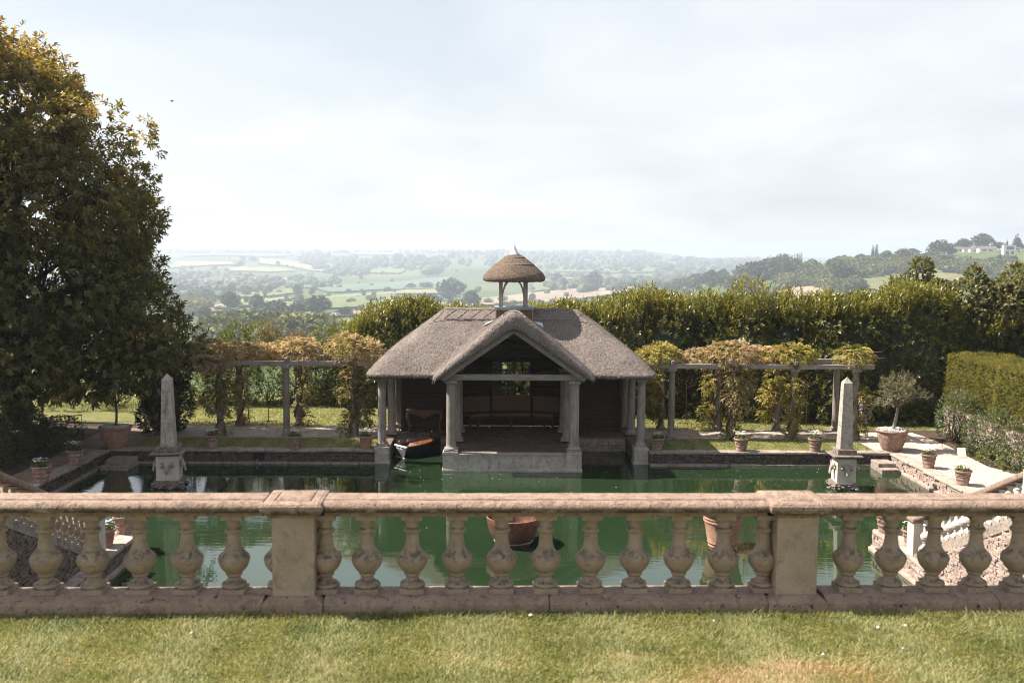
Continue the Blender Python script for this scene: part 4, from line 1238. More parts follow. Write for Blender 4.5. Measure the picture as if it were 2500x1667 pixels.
# big pots with trees
def big_pot(label, x, y, old, seed, kind):
    rg = np.random.default_rng(seed)
    t = thing('tree_pot', label, 'potted tree', (x, y, G))
    prof = [(.285, 0), (.30, .02), (.36, .14), (.42, .30), (.465, .46), (.49, .58), (.495, .625), (.515, .635), (.54, .66), (.545, .69), (.53, .71), (.50, .71), (.48, .68), (.46, .62)]
    build('pot', MB().lathe(prof, 44, cap=False), M[old], t, smooth=True, world=False, sharp=50)
    build('earth', MB().lathe([(.475, .65), (.3, .675), (0, .69)], 24, cap=False), M['soil'], t, world=False)
    mb = MB()
    for _ in range(420):
        a, q = rg.uniform(0, 6.28), math.sqrt(rg.uniform(0, 1)) * .46
        s_ = rg.uniform(.016, .032)
        mb.lathe([(s_ * .5, -s_ * .5), (s_, 0), (s_ * .5, s_ * .5)], 5, (q * math.cos(a), q * math.sin(a), .705 + rg.uniform(-.015, .035)), rot=a)
    build('pebbles', mb, M['pebble'], t, world=False, kind='stuff')
    mb = MB()
    if kind == 'olive':
        fork = Vector((.17, 0, 1.50))
        limb(mb, (.02, 0, .66), fork, .062, .045, .06, 6, 8)
        tips = []
        for i in range(13):
            a = rg.uniform(0, 6.28)
            e = Vector((.20 + math.cos(a) * rg.uniform(.25, .62), math.sin(a) * rg.uniform(.2, .5), 1.5 + rg.uniform(.25, .85)))
            if i == 0: e = Vector((.85, -.1, 1.82))
            if i == 1: e = Vector((-.42, 0, 1.56))
            pts = limb(mb, fork, e, .024, .007, .12, 4, 5)
            for p_ in pts[2:]:
                for _ in range(4):
                    e2 = p_ + Vector((rg.normal(0, .16), rg.normal(0, .14), rg.uniform(-.02, .26)))
                    limb(mb, p_, e2, .007, .003, .15, 2, 4); tips.append((p_, e2))
        build('trunk', mb, M['olive_bark'], t, smooth=True, world=False)
        P = np.array([tuple(a.lerp(b, f)) for a, b in tips for f in (.35, .6, .85, 1.)]); P = np.concatenate([P, P + rg.normal(0, .05, P.shape)])
        c_ = np.array([.25, 0, 1.95])
        D = unit(P - c_ + rg.normal(0, .25, P.shape) + np.array([0, 0, .3]))
        a = shoots(P, D, 7, .11, .075, .24, .85, rg)
        leaves('crown', a[0] + np.array(org(t)), *a[1:], rg.uniform(0, 1, len(a[0])), M['olive_leaf'], t)
    else:
        fork = Vector((.05, 0, 1.45))
        limb(mb, (.02, 0, .66), fork, .045, .035, .06, 5, 8)
        for i in range(9):
            a = rg.uniform(0, 6.28)
            limb(mb, fork, fork + Vector((math.cos(a) * .4, math.sin(a) * .4, rg.uniform(.3, .8))), .02, .006, .15, 4, 5)
        build('trunk', mb, M['bark'], t, smooth=True, world=False)
        P, D = lobes_shoots([(.05, 0, 2.0, .55, .55, .55), (.25, .1, 2.25, .35, .35, .35)], 260, .3, rg)
        a = shoots(P, D, 6, .12, .09, .42, .9, rg)
        leaves('crown', a[0] + np.array(org(t)), *a[1:], rg.uniform(0, .9, len(a[0])), M['dark_leaf'], t)
    return t
big_pot('olive tree in a big weathered terracotta pot topped with white pebbles', 13.33, 33.06, 'terracotta_old', 3, 'olive')
big_pot('dark little tree in a big brown pot under the large broad tree', -12.82, 33.15, 'terracotta', 4, 'dark')
# ------------------------------------------------------------------ pergolas
def pergola(label, front, back, yf, yb, xa, xb, xbk, cross, seed):
    t = thing('pergola', label, 'pergola', ((xa + xb) / 2, (yf + yb) / 2, G))
    columns([(x, yf) for x in front] + [(x, yb) for x in back], 2.52, .118, G + .012, M['pergola_post'], t)
    rg = random.Random(seed)
    for y, x0, x1 in ((yf, xa, xb), (yb, xa + .1, xbk)):
        xs_ = [x0] + [x for x in (front if y == yf else back)[1:-1] if x0 < x < x1] + [x1]
        for a, b in zip(xs_[:-1], xs_[1:]):
            build('beam', MB().box(a + .003, b - .003, y - .07, y + .07, 2.985, 3.15, .004), M['oak_x'], t, bevel=.01)
    for x in cross:
        build('cross_beam', MB().box(x - .055, x + .055, yf - .28, yb + .25, 3.153, 3.285, .004), M['oak_y'], t, bevel=.01)
    return t
pergola('long timber pergola with round posts left of the boathouse', [-12.2, -9.91, -7.55, -5.17], [-12.1, -9.75, -7.53, -5.3], 35.3, 37.35, -13.6, -4.55, -4.4, [-12.2, -9.85, -7.52, -5.2], 1)
pergola('long timber pergola with round posts right of the boathouse', [6.17, 8.31, 10.52, 12.72], [6.1, 8.23, 10.47, 12.67], 34.95, 36.82, 5.05, 13.35, 13.2, [6.15, 8.28, 10.5, 12.7], 2)

# ------------------------------------------------------------------ wisteria plants trained on the pergolas
def wisteria(label, foot, blobs, mat, seed, stems=(), blossoms=(), dens=1.0):
    """foot: stem base (x,y); blobs: ellipsoids filled with hanging pinnate leaves"""
    rg = np.random.default_rng(seed)
    rr = random.Random(seed)
    t = thing('wisteria', label, 'wisteria', (foot[0], foot[1], G), 0, 'wisteria plants on the pergolas')
    mb = MB()
    x, y = foot
    for s_ in range(2):
        pts = []
        for i in range(15):
            a = i * .75 + s_ * 3.1 + seed
            pts.append((x + math.cos(a) * (.165 - .002 * i), y + math.sin(a) * (.165 - .002 * i), G + .01 + i * .19))
        mb.tube(pts, [.045 - .0015 * i for i in range(15)], 6)
    for a, b in stems: limb(mb, a, b, .028, .012, .08, 6, 5, rr)
    build('stem', mb, M['vine'], t, smooth=True)
    vol = sum(b[3] * b[4] + b[4] * b[5] + b[3] * b[5] for b in blobs)
    n = int(470 * vol * dens)
    P, D = lobes_shoots(blobs, n, .45, rg, .15)
    # each shoot is a pinnate leaf: a drooping rachis with paired leaflets
    k = 9
    P2 = np.repeat(P, k, 0); D2 = unit(np.repeat(D, k, 0) * .8 + 0)
    j = np.tile(np.arange(k), len(P)); f = (j // 2 + 1) / 5.
    Hh = perp(D2); S = np.cross(D2, Hh)
    side = np.where(j % 2 == 0, 1, -1); side[j == k - 1] = 0
    L = np.repeat(rg.uniform(.13, .24, len(P)), k)
    base = P2 + D2 * (L * f)[:, None] - np.array([0, 0, 1.]) * (L * f * f * .5)[:, None]
    d = unit(S * side[:, None] * .9 + D2 * .5 - np.array([0, 0, .35]) + rg.normal(0, .22, P2.shape))
    U = perp(d, unit(Hh + rg.normal(0, .25, P2.shape)))
    ll = rg.uniform(.065, .11, len(P2))
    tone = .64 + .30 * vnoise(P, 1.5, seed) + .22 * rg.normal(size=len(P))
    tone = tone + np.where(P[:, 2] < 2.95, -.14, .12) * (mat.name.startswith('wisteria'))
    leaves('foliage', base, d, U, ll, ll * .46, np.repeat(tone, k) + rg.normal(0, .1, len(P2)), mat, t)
    if blossoms:
        Pb, Lb = [], []
        for bx_, by_, bz_, ln in blossoms:
            m = 90
            u = rg.uniform(0, 1, m) ** .8
            a = rg.uniform(0, 6.28, m); q = .075 * (1 - u * .8)
            Pb.append(np.stack([bx_ + q * np.cos(a), by_ + q * np.sin(a), bz_ - u * ln], 1))
        Pb = np.concatenate(Pb)
        Db = unit(rg.normal(size=Pb.shape) + np.array([0, 0, -.6]))
        leaves('blossom', Pb, Db, perp(Db), np.full(len(Pb), .045), np.full(len(Pb), .035), rg.uniform(0, 1, len(Pb)), M['lilac'], t, .1, .1)
    return t
W1, W2 = M['wisteria'], M['wisteria_green']
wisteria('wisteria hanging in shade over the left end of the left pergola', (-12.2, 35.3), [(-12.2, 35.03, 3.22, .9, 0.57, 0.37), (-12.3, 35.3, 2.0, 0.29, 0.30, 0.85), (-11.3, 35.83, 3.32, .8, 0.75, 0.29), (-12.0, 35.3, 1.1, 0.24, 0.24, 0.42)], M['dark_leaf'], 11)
wisteria('bushy wisteria round the shaded front post behind the left obelisk', (-9.91, 35.3), [(-9.95, 35.3, 2.45, 0.32, 0.27, 0.55), (-10.15, 35.25, 1.75, 0.29, 0.24, 0.38), (-9.65, 35.35, 1.9, 0.24, 0.24, 0.51), (-9.7, 35.3, .85, 0.16, 0.15, 0.30), (-10.3, 34.93, 3.12, .5, 0.33, 0.26)], W1, 12)
wisteria('wisteria spreading in bronze mounds along the top of the left pergola', (-9.75, 37.35), [(-10.3, 36.03, 3.44, .75, 0.66, 0.32), (-9.5, 35.93, 3.44, .8, 0.66, 0.28), (-8.75, 36.13, 3.40, .7, 0.62, 0.24), (-9.8, 37.3, 2.4, 0.20, 0.21, 0.59), (-9.6, 37.3, 1.2, 0.18, 0.18, 0.47)], W1, 13)
wisteria('wisteria with orange tinged clumps on the middle back post of the left pergola', (-7.53, 37.35), [(-7.55, 36.63, 3.47, .8, 0.57, 0.35), (-7.1, 35.83, 3.52, .6, 0.50, 0.38), (-8.0, 36.23, 3.40, .5, 0.50, 0.26), (-7.4, 37.3, 2.55, 0.20, 0.20, 0.42), (-7.2, 37.25, 1.9, 0.25, 0.21, 0.27), (-7.45, 37.3, 1.25, 0.16, 0.15, 0.26), (-7.2, 37.3, .75, 0.20, 0.18, 0.19)], W1, 14)
wisteria('large bronze wisteria over the post beside the left boathouse eaves', (-5.17, 35.3), [(-5.5, 35.83, 3.57, .62, 0.62, 0.44), (-4.85, 35.93, 3.47, .62, 0.57, 0.41), (-5.2, 35.3, 2.75, 0.29, 0.26, 0.36), (-5.35, 35.25, 2.1, 0.30, 0.26, 0.32), (-4.8, 35.5, 2.0, 0.25, 0.26, 0.77), (-5.25, 35.3, 1.25, 0.18, 0.18, 0.30), (-4.75, 35.6, 1.2, 0.20, 0.21, 0.34), (-5.45, 35.25, .80, 0.16, 0.14, 0.17)], W1, 15, stems=[((-5.2, 35.2, .6), (-5.6, 35.1, .8))])
wisteria('pale wisteria mound beside the right boathouse eaves', (6.1, 36.82), [(5.85, 35.53, 3.45, .58, 0.62, 0.32), (5.35, 35.23, 3.38, .4, 0.45, 0.23), (5.85, 36.6, 2.5, 0.20, 0.21, 0.30), (5.75, 36.55, 1.85, 0.22, 0.21, 0.36), (5.9, 36.6, 1.2, 0.18, 0.18, 0.26)], W2, 16)
wisteria('widest wisteria covering two posts in the middle of the right pergola', (8.31, 34.95), [(8.4, 35.33, 3.49, .85, 0.62, 0.39), (7.35, 35.63, 3.34, .7, 0.50, 0.23), (9.3, 35.63, 3.40, .75, 0.57, 0.27), (8.35, 34.95, 2.75, 0.30, 0.26, 0.36), (8.45, 34.95, 2.1, 0.36, 0.26, 0.34), (8.55, 34.95, 1.6, 0.29, 0.24, 0.29), (8.3, 34.9, .85, 0.27, 0.22, 0.36), (8.9, 34.95, 2.6, 0.18, 0.18, 0.42)], W1, 17)
wisteria('loose green wisteria on the second back post of the right pergola', (8.23, 36.82), [(7.85, 36.75, 2.2, 0.20, 0.21, 0.36), (7.75, 36.7, 1.2, 0.21, 0.19, 0.36), (7.7, 36.6, .75, 0.18, 0.18, 0.21)], W2, 18)
wisteria('leafy green wisteria curtain on the third back post of the right pergola', (10.47, 36.82), [(10.3, 36.75, 2.45, 0.25, 0.23, 0.38), (10.1, 36.7, 1.85, 0.25, 0.22, 0.36), (10.0, 36.7, 1.15, 0.13, 0.15, 0.21)], W2, 19)
wisteria('bright domed wisteria on the third front post of the right pergola', (10.52, 34.95), [(10.6, 35.43, 3.45, .72, 0.59, 0.33), (10.2, 35.83, 3.37, .45, 0.50, 0.24), (10.5, 34.95, 2.42, 0.34, 0.26, 0.26), (10.55, 34.95, 1.95, 0.29, 0.24, 0.32), (10.5, 34.95, 1.15, 0.20, 0.19, 0.27), (10.5, 34.95, .72, 0.16, 0.16, 0.19)], W2, 20)
wisteria('wisteria with hanging lilac blossom behind the sunlit obelisk', (12.72, 34.95), [(12.75, 35.23, 3.44, .55, 0.50, 0.32), (12.95, 34.95, 2.05, 0.19, 0.18, 0.30), (13.0, 34.95, 1.55, 0.20, 0.18, 0.26), (12.95, 34.95, 1.0, 0.16, 0.15, 0.24), (12.75, 34.95, .75, 0.11, 0.12, 0.17)], W2, 21,
         blossoms=[(13.0, 34.75, 1.95, .35), (12.85, 34.7, 1.85, .35), (13.2, 34.75, 1.65, .4), (12.9, 34.7, 1.55, .35), (13.05, 34.7, 1.5, .4), (13.1, 34.75, .85, .3), (13.05, 34.8, 2.1, .3)], stems=[((12.75, 35.4, 3.4), (13.9, 35.6, 3.55)), ((12.75, 35.4, 3.3), (14.0, 35.5, 3.32))])

# ------------------------------------------------------------------ rusty iron candle stands
def candle_stand(label, x, y, rot, h=1.78):
    t = thing('candle_stand', label, 'lantern stand', (x, y, G), rot, 'iron candle stands')
    build('pole', MB().tube([(0, 0, .16), (0, 0, h)], .014, 6), M['rust'], t, world=False)
    mb = MB()
    for k in range(3):
        a = k * 2.094 + .4
        c, s_ = math.cos(a), math.sin(a)
        mb.tube([(0, 0, .20), (.10 * c, .10 * s_, .215), (.26 * c, .26 * s_, .20), (.31 * c, .31 * s_, .14), (.30 * c, .30 * s_, .02), (.34 * c, .34 * s_, .0)], .013, 5)
    build('tripod_foot', mb, M['rust'], t, world=False)
    mb = MB()
    for a in (0, math.pi):
        for r_, z in ((.32, h - .12), (.20, h - .02)):
            c = math.cos(a)
            mb.tube([(0, 0, z - .1), (.5 * r_ * c, 0, z - .06), (r_ * c, 0, z - .02), (r_ * c, 0, z + .07)], .011, 5)
            mb.lathe([(.035, .0), (.04, .012), (.012, .02)], 8, (r_ * c, 0, z + .07))
    mb.lathe([(.035, .0), (.04, .012), (.012, .02)], 8, (0, 0, h))
    build('arms', mb, M['rust'], t, world=False)
candle_stand('rusty candle stand on the paving between the left pergola posts', -8.62, 37.15, .1)
candle_stand('rusty candle stand partly hidden behind the shaded left pergola post', -9.55, 37.85, .5)
candle_stand('rusty candle stand in front of the dark hedge right of the boathouse', 7.11, 37.1, .2)
candle_stand('thin candle stand behind the bright domed wisteria post', 11.64, 36.98, .9)
candle_stand('rusty candle stand beside the gravel path bed in front of the clipped hedge', 15.55, 33.42, .3, 1.15)

# ------------------------------------------------------------------ hedges
def laurel(name, label, xs_, ztop, yfront, thick, n, seed, mat='laurel', shoot=.24, leaf=.155, core=True):
    """informal evergreen hedge: wavering top, upright shoots; xs_/ztop/yfront: profile arrays"""
    rg = np.random.default_rng(seed)
    t = thing(name, label, 'hedge', (float(np.mean(xs_)), float(np.mean(yfront)) + .5, 0))
    fx = np.linspace(xs_[0], xs_[-1], 70)
    wav = .17 * np.sin(fx * 3.1 + seed) * np.sin(fx * 1.27 + 1) + .10 * np.sin(fx * 6.3 + seed * 2)
    ztop, yfront, xs_ = np.interp(fx, xs_, ztop) - .33 + wav, np.interp(fx, xs_, yfront) - 1.1 * wav, fx
    lob = []
    x = xs_[0] + .3
    while x < xs_[-1] - .2:
        zt, yf = float(np.interp(x, xs_, ztop)), float(np.interp(x, xs_, yfront))
        z = .35
        while z < zt - .35:
            r = rg.uniform(.50, .95)
            lob.append((x + rg.uniform(-.35, .35), yf + .75 + .5 * (z / zt - .5) + rg.uniform(-.22, .30), z + rg.uniform(-.15, .15), r, r * .9, r * rg.uniform(.8, 1.1)))
            z += rg.uniform(.55, .85)
        for q in range(2):
            r = rg.uniform(.45, .8)
            lob.append((x + rg.uniform(-.4, .4), yf + rg.uniform(.7, thick - .3), zt - r * .75 + rg.uniform(-.12, .08), r, r, r * .8))
        x += rg.uniform(.5, .75)
    P, D = lobes_shoots(lob, n, .72, rg, .35)
    keep = P[:, 1] < np.interp(P[:, 0], xs_, yfront) + thick * .8
    P, D = P[keep], D[keep]; n = len(P)
    up = P[:, 2] > np.interp(P[:, 0], xs_, ztop) - .55
    D[up] = unit(D[up] * .45 + np.array([0, -.05, 1.]) + rg.normal(0, .25, (up.sum(), 3)))
    m_ = int((xs_[-1] - xs_[0]) * 330)
    xt = rg.uniform(xs_[0], xs_[-1], m_); yt = np.interp(xt, xs_, yfront) + rg.uniform(.25, thick - .2, m_)
    edge = np.clip((yt - np.interp(xt, xs_, yfront) - .1) / .7, 0, 1)
    zt_ = np.interp(xt, xs_, ztop) - rg.uniform(.05, .75, m_) - .5 * (1 - edge) ** 2 + .22 * vnoise(np.c_[xt, yt, xt * 0], 1.6, seed)
    P = np.concatenate([P, np.c_[xt, yt, zt_]])
    D = np.concatenate([D, unit(np.c_[rg.normal(0, .3, m_), rg.normal(-.1, .3, m_), np.ones(m_)])])
    up = np.concatenate([up, np.ones(m_, bool)]); n = len(P)
    sl = np.where(up, shoot * rg.uniform(.8, 1.9, n), shoot * rg.uniform(.6, 1.1, n))
    a = shoots(P, D, 7, sl, leaf, .31, .82, rg)
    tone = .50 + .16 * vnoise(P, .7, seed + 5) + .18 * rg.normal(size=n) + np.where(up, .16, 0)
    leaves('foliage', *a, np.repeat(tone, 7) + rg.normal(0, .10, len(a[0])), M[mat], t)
    if core:
        g = 60
        gx = np.linspace(xs_[0] + .25, xs_[-1] - .25, g)
        gz, gy = np.interp(gx, xs_, ztop) - .45, np.interp(gx, xs_, yfront) + .85
        V, F = [], []
        for i in range(g):
            ww = thick - .8
            for yy, zz in ((gy[i], -.8), (gy[i] + .1, gz[i] - .5), (gy[i] + .35, gz[i]), (gy[i] + ww, gz[i]), (gy[i] + ww, -.8)): V.append((gx[i], yy, zz))
        for i in range(g - 1):
            for j in range(4): F.append((i * 5 + j, i * 5 + j + 1, i * 5 + j + 6, i * 5 + j + 5))
        V = np.array(V) + rg.normal(0, .06, (len(V), 3))
        nobj('dark_core', V, np.array(F), M['dark_leaf'], t, tint=rg.uniform(0, .4, len(V)))  # solid core; shade between the leaves put into its dark colour
    return t
laurel('laurel_hedge', 'tall glossy laurel hedge behind the boathouse and right pergola', [.2, 1.5, 2.8, 3.6, 5, 6.8, 7.6, 9, 10.7, 12.7, 14.5, 16.0, 17.2, 18.2, 18.7], [4.75, 4.95, 5.0, 5.12, 5.30, 5.62, 5.30, 5.36, 5.42, 5.40, 5.55, 5.92, 5.98, 5.3, 4.2], [40.6, 40.4, 40.0, 39.8, 39.6, 39.4, 39.2, 38.9, 38.5, 38.1, 37.9, 37.9, 38.0, 38.4, 39.0], 2.4, 24000, 21)
laurel('laurel_hedge', 'rounded laurel bushes falling away left of the boathouse roof', [-7.0, -6.2, -5.3, -4.4, -3.6, -2.9, -2.2, -1.0, .4], [3.0, 4.05, 4.62, 4.95, 5.12, 4.95, 4.7, 4.6, 4.7], [41.9, 41.8, 41.7, 41.6, 41.5, 41.3, 41.1, 40.9, 40.7], 2.2, 9000, 22)

def loose_shrub(name, label, lobes, n, mat, seed, cat='shrub', k=6, sl=.16, ll=.10, lw=.42, group=None, stems=3, up=.3, tone=.5, spread=.85):
    rg = np.random.default_rng(seed); rr = random.Random(seed)
    L = np.array(lobes)
    base = (float(L[:, 0].mean()), float(L[:, 1].mean()), float((L[:, 2] - L[:, 5]).min()))
    gz = min(base[2], G) if base[2] < G + 1.2 else base[2]
    t = thing(name, label, cat, (base[0], base[1], gz), 0, group)
    mb = MB()
    for q in lobes:
        for _ in range(stems):
            limb(mb, (base[0] + rr.uniform(-.2, .2), base[1] + rr.uniform(-.2, .2), gz), (q[0] + rr.uniform(-.4, .4) * q[3], q[1] + rr.uniform(-.4, .4) * q[4], q[2] + rr.uniform(-.1, .6) * q[5]), .03, .008, .12, 5, 5, rr)
    build('stems', mb, M['bark'], t, smooth=True)
    P, D = lobes_shoots(lobes, n, .5, rg, up)
    a = shoots(P, D, k, sl, ll, lw, spread, rg)
    tn = tone + .2 * vnoise(P, 1.6, seed) + .17 * rg.normal(size=len(P))
    leaves('foliage', *a, np.repeat(tn, k) + rg.normal(0, .1, len(a[0])), M[mat], t)
    return t
S_ = loose_shrub
S_('shrub', 'sunlit green shrubs seen between the posts at the left end of the pergola', [(-13.2, 42.5, 1.5, 1.0, .8, 1.1), (-12.0, 42.2, 1.3, .9, .7, .9), (-12.6, 42.8, 2.2, .8, .7, .7), (-14.4, 42.4, 1.0, .9, .8, .9)], 1500, 'shrub_leaf', 31)
S_('shrub', 'dark leafy shrub behind the second left pergola post', [(-11.0, 42.4, 1.4, .8, .7, 1.1), (-10.9, 42.4, 2.3, .6, .6, .6)], 800, 'dark_leaf', 32, tone=.6)
S_('shrub', 'rounded bright bush behind the rusty stand of the left pergola', [(-9.9, 42.3, 1.35, .95, .8, 1.05), (-10.2, 42.4, 2.0, .6, .6, .5), (-9.3, 42.3, 1.0, .7, .6, .7)], 1300, 'shrub_leaf', 33, sl=.12, ll=.075)
S_('shrub', 'shadowy laurel clump in the middle gap of the left pergola', [(-8.4, 42.6, 1.4, .9, .8, 1.2), (-7.6, 42.7, 1.7, .9, .8, 1.4), (-6.7, 42.8, 1.6, .8, .7, 1.3), (-8.0, 42.8, 2.5, .8, .7, .6)], 1700, 'laurel', 34, sl=.2, ll=.14, lw=.32, tone=.35)
S_('shrub', 'leafy shrub rising above the left pergola beside the boathouse', [(-6.7, 43.5, 3.1, .7, .7, .8), (-7.6, 43.6, 2.9, .7, .7, .75), (-6.2, 43.2, 2.6, .7, .7, .9)], 1100, 'shrub_leaf', 35, up=.8)
S_('shrub', 'upright green shoots rising above the left pergola', [(-11.4, 43.5, 3.0, .55, .6, .8), (-10.6, 43.6, 3.1, .6, .6, .75), (-11.9, 43.4, 2.7, .5, .5, .7), (-9.9, 43.6, 2.9, .5, .5, .6)], 1000, 'shrub_leaf', 36, up=1.2, spread=.6)
S_('shrub', 'pinkish plume shrub poking above the left pergola', [(-10.0, 43.2, 3.3, .28, .3, .65), (-9.7, 43.2, 3.0, .3, .3, .6), (-10.3, 43.3, 3.0, .25, .3, .5)], 450, 'bronze_leaf', 37, up=1.6, spread=.5, ll=.07)
S_('shrub', 'smaller bronze plume shrub above the middle of the left pergola', [(-8.75, 43.2, 3.1, .35, .3, .5), (-8.4, 43.2, 2.9, .35, .3, .5)], 320, 'bronze_leaf', 38, up=1.2, spread=.6, ll=.07)
S_('climber_bush', 'dark ivy covered bush just behind the left obelisk', [(-12.3, 36.3, 1.9, .75, .6, 1.1), (-11.7, 36.0, 1.5, .6, .5, 1.0), (-12.4, 36.0, 1.0, .7, .5, .6), (-11.8, 36.2, 2.6, .6, .5, .6)], 2000, 'dark_leaf', 39, sl=.13, ll=.085, lw=.6)
S_('shrub', 'dark low shrub in the bed at the left edge beside the stair', [(-15.6, 31.2, 1.0, .9, 1.0, .7), (-15.0, 32.6, .85, .7, .8, .5), (-16.2, 33.4, 1.0, .9, .9, .7), (-15.3, 29.6, .75, .6, .8, .4)], 1700, 'dark_leaf', 40, sl=.12, ll=.09, tone=.75)
S_('shrub', 'shaded shrub under the big tree next to the iron fence', [(-17.0, 35.3, .9, .8, .7, .6), (-15.5, 35.2, .7, .7, .6, .4)], 700, 'dark_leaf', 41, sl=.12, ll=.09, tone=.7)
S_('tall_grass_clump', 'sunlit tall meadow growth seen under the big tree canopy', [(-17.5, 41.5, .8, 1.6, 1.2, .6), (-15.2, 41.5, .9, 1.5, 1.2, .7), (-13.9, 41.0, .9, .9, .9, .7)], 1700, 'shrub_leaf', 42, cat='plants', up=1.5, spread=.45, ll=.16, lw=.14, tone=.75, stems=1)
# rose bed on the right
S_('rose_bush', 'tall grey green rose climbing at the corner of the clipped hedge', [(16.1, 34.4, 1.5, .6, .6, .75), (15.95, 33.6, 1.75, .5, .55, .6), (16.2, 35.0, 1.0, .5, .5, .5)], 1000, 'rose_leaf', 51, sl=.12, ll=.06, lw=.55, cat='rose bush')
S_('rose_bush', 'spreading rose bush in the middle of the sunny bed', [(15.95, 32.3, 1.1, .5, .6, .65), (16.1, 31.4, 1.35, .5, .7, .75)], 900, 'rose_leaf', 52, sl=.12, ll=.06, lw=.55, cat='rose bush')
S_('rose_bush', 'dense rose bush at the stair end of the sunny bed', [(16.2, 30.2, 1.2, .55, .7, .75), (16.5, 29.2, 1.3, .6, .7, .8)], 950, 'rose_leaf', 53, sl=.12, ll=.06, lw=.55, cat='rose bush')
S_('low_bed_plants', 'low yellow green plants spilling onto the gravel path', [(15.75, 31.0, .62, .35, .8, .26), (15.95, 29.9, .7, .45, .7, .34), (16.2, 28.7, .7, .45, .7, .34), (15.7, 32.4, .58, .25, .5, .2)], 900, 'shrub_leaf', 54, sl=.08, ll=.06, lw=.5, cat='bed plants', stems=1)
# young trees and shrubs beyond the hedge on the right
S_('maple_tree', 'pale leafed young maple poking above the hedge', [(16.6, 40.6, 5.85, .38, .35, .28), (17.35, 40.7, 6.40, .30, .35, .42), (17.7, 40.6, 5.7, .42, .4, .25), (18.1, 40.5, 5.6, .35, .35, .25)], 300, 'maple', 61, cat='tree', sl=.2, ll=.15, lw=.75)
S_('maple_tree', 'tall maple with a pointed pale top right of the hedge gap', [(19.4, 40.3, 5.95, .30, .35, .62), (19.3, 40.2, 5.3, .8, .7, .7), (19.0, 40.0, 4.6, .8, .7, .5)], 700, 'maple', 62, cat='tree', sl=.2, ll=.15, lw=.75)
S_('maple_tree', 'broad maple at the right edge above the clipped hedge', [(20.6, 40.2, 5.4, .6, .6, .6), (21.2, 40.3, 6.0, .5, .5, .6), (20.4, 40.0, 5.0, 1.0, .8, .8), (21.4, 40.0, 5.4, .9, .8, .9)], 1100, 'maple', 63, cat='tree', sl=.2, ll=.15, lw=.75)
laurel('laurel_hedge', 'low laurel mass at the right edge behind the clipped hedge', [18.2, 19, 20, 21, 22.5, 24], [3.9, 4.5, 4.9, 5.1, 5.3, 5.4], [38.6, 38.7, 38.8, 38.8, 38.8, 38.8], 2.0, 5000, 23)

# clipped yew hedge over a low stone wall
def yew(label, x0, x1, y0, y1, z0, z1, n, seed):
    rg = np.random.default_rng(seed)
    t = thing('yew_hedge', label, 'hedge', ((x0 + x1) / 2, (y0 + y1) / 2, z0))
    A = np.array([(y1 - y0) * (z1 - z0), (x1 - x0) * (z1 - z0) * 1.2, (x1 - x0) * (y1 - y0)])
    f = rg.choice(3, n, p=A / A.sum())
    u, v = rg.uniform(0, 1, n), rg.uniform(0, 1, n)
    P = np.where((f == 0)[:, None], np.stack([np.full(n, x0), y0 + u * (y1 - y0), z0 + v * (z1 - z0)], 1),
        np.where((f == 1)[:, None], np.stack([x0 + u * (x1 - x0), np.full(n, y1), z0 + v * (z1 - z0)], 1), np.stack([x0 + u * (x1 - x0), y0 + v * (y1 - y0), np.full(n, z1)], 1)))
    fe = np.stack([x0 + u * (x1 - x0), np.full(n, y0), z0 + v * (z1 - z0)], 1)
    N = np.array([[-1., 0, .1], [0, 1., .1], [0, 0, 1.]])[f]
    sw = (f == 1) & (rg.uniform(size=n) < .5)
    P[sw] = fe[sw]; N[sw] = [0, -1, .1]
    lump = .14 * vnoise(P, 1.5, seed) + .06 * vnoise(P, 5., seed)
    P = P + unit(N) * (lump - rg.uniform(0, .09, n))[:, None]
    D = unit(N + np.array([0, 0, .55]) + rg.normal(0, .45, (n, 3)))
    a = shoots(P, D, 6, .075, .05, .3, .9, rg)
    tn = .45 + .25 * vnoise(P, 2.2, seed) + .2 * rg.normal(size=n)
    leaves('foliage', *a, np.repeat(tn, 6), M['yew'], t)
    build('dark_core', MB().box(x0 + .16, x1 - .1, y0 + .1, y1 - .16, z0 + .02, z1 - .16), M['yew'], t)  # solid core in the darkest leaf tone
yew('square clipped yew hedge above the stone wall at the right', 16.5, 18.7, 26.5, 36.2, 1.45, 3.42, 16500, 71)
ws = thing('garden_wall', 'low pinkish stone wall under the clipped yew hedge', 'wall', (16.6, 31, G))
mb = MB().box(16.62, 18.7, 26.3, 36.3, -.5, 1.46)
rg = random.Random(9); z = .4
while z < 1.43:
    hh = rg.uniform(.07, .13); u = 27.0
    while u < 36.2:
        w_ = rg.uniform(.14, .4)
        mb.box(16.5 + rg.uniform(0, .05), 16.66, u + .006, min(u + w_, 36.25) - .006, z + .004, min(z + hh, 1.45) - .004, .01); u += w_
    z += hh
build('rubble', mb, M['rubble'], ws, kind='stuff')
wb = thing('board', 'small white board leaning at the edge of the rose bed', 'board', (15.2, 31.85, G))
build('panel', MB().prism([(-.0, .01), (.02, .0), (.13, .30), (.11, .31)], 'x', -.15, .13), M['white_paint'], wb, world=False, bevel=.01)

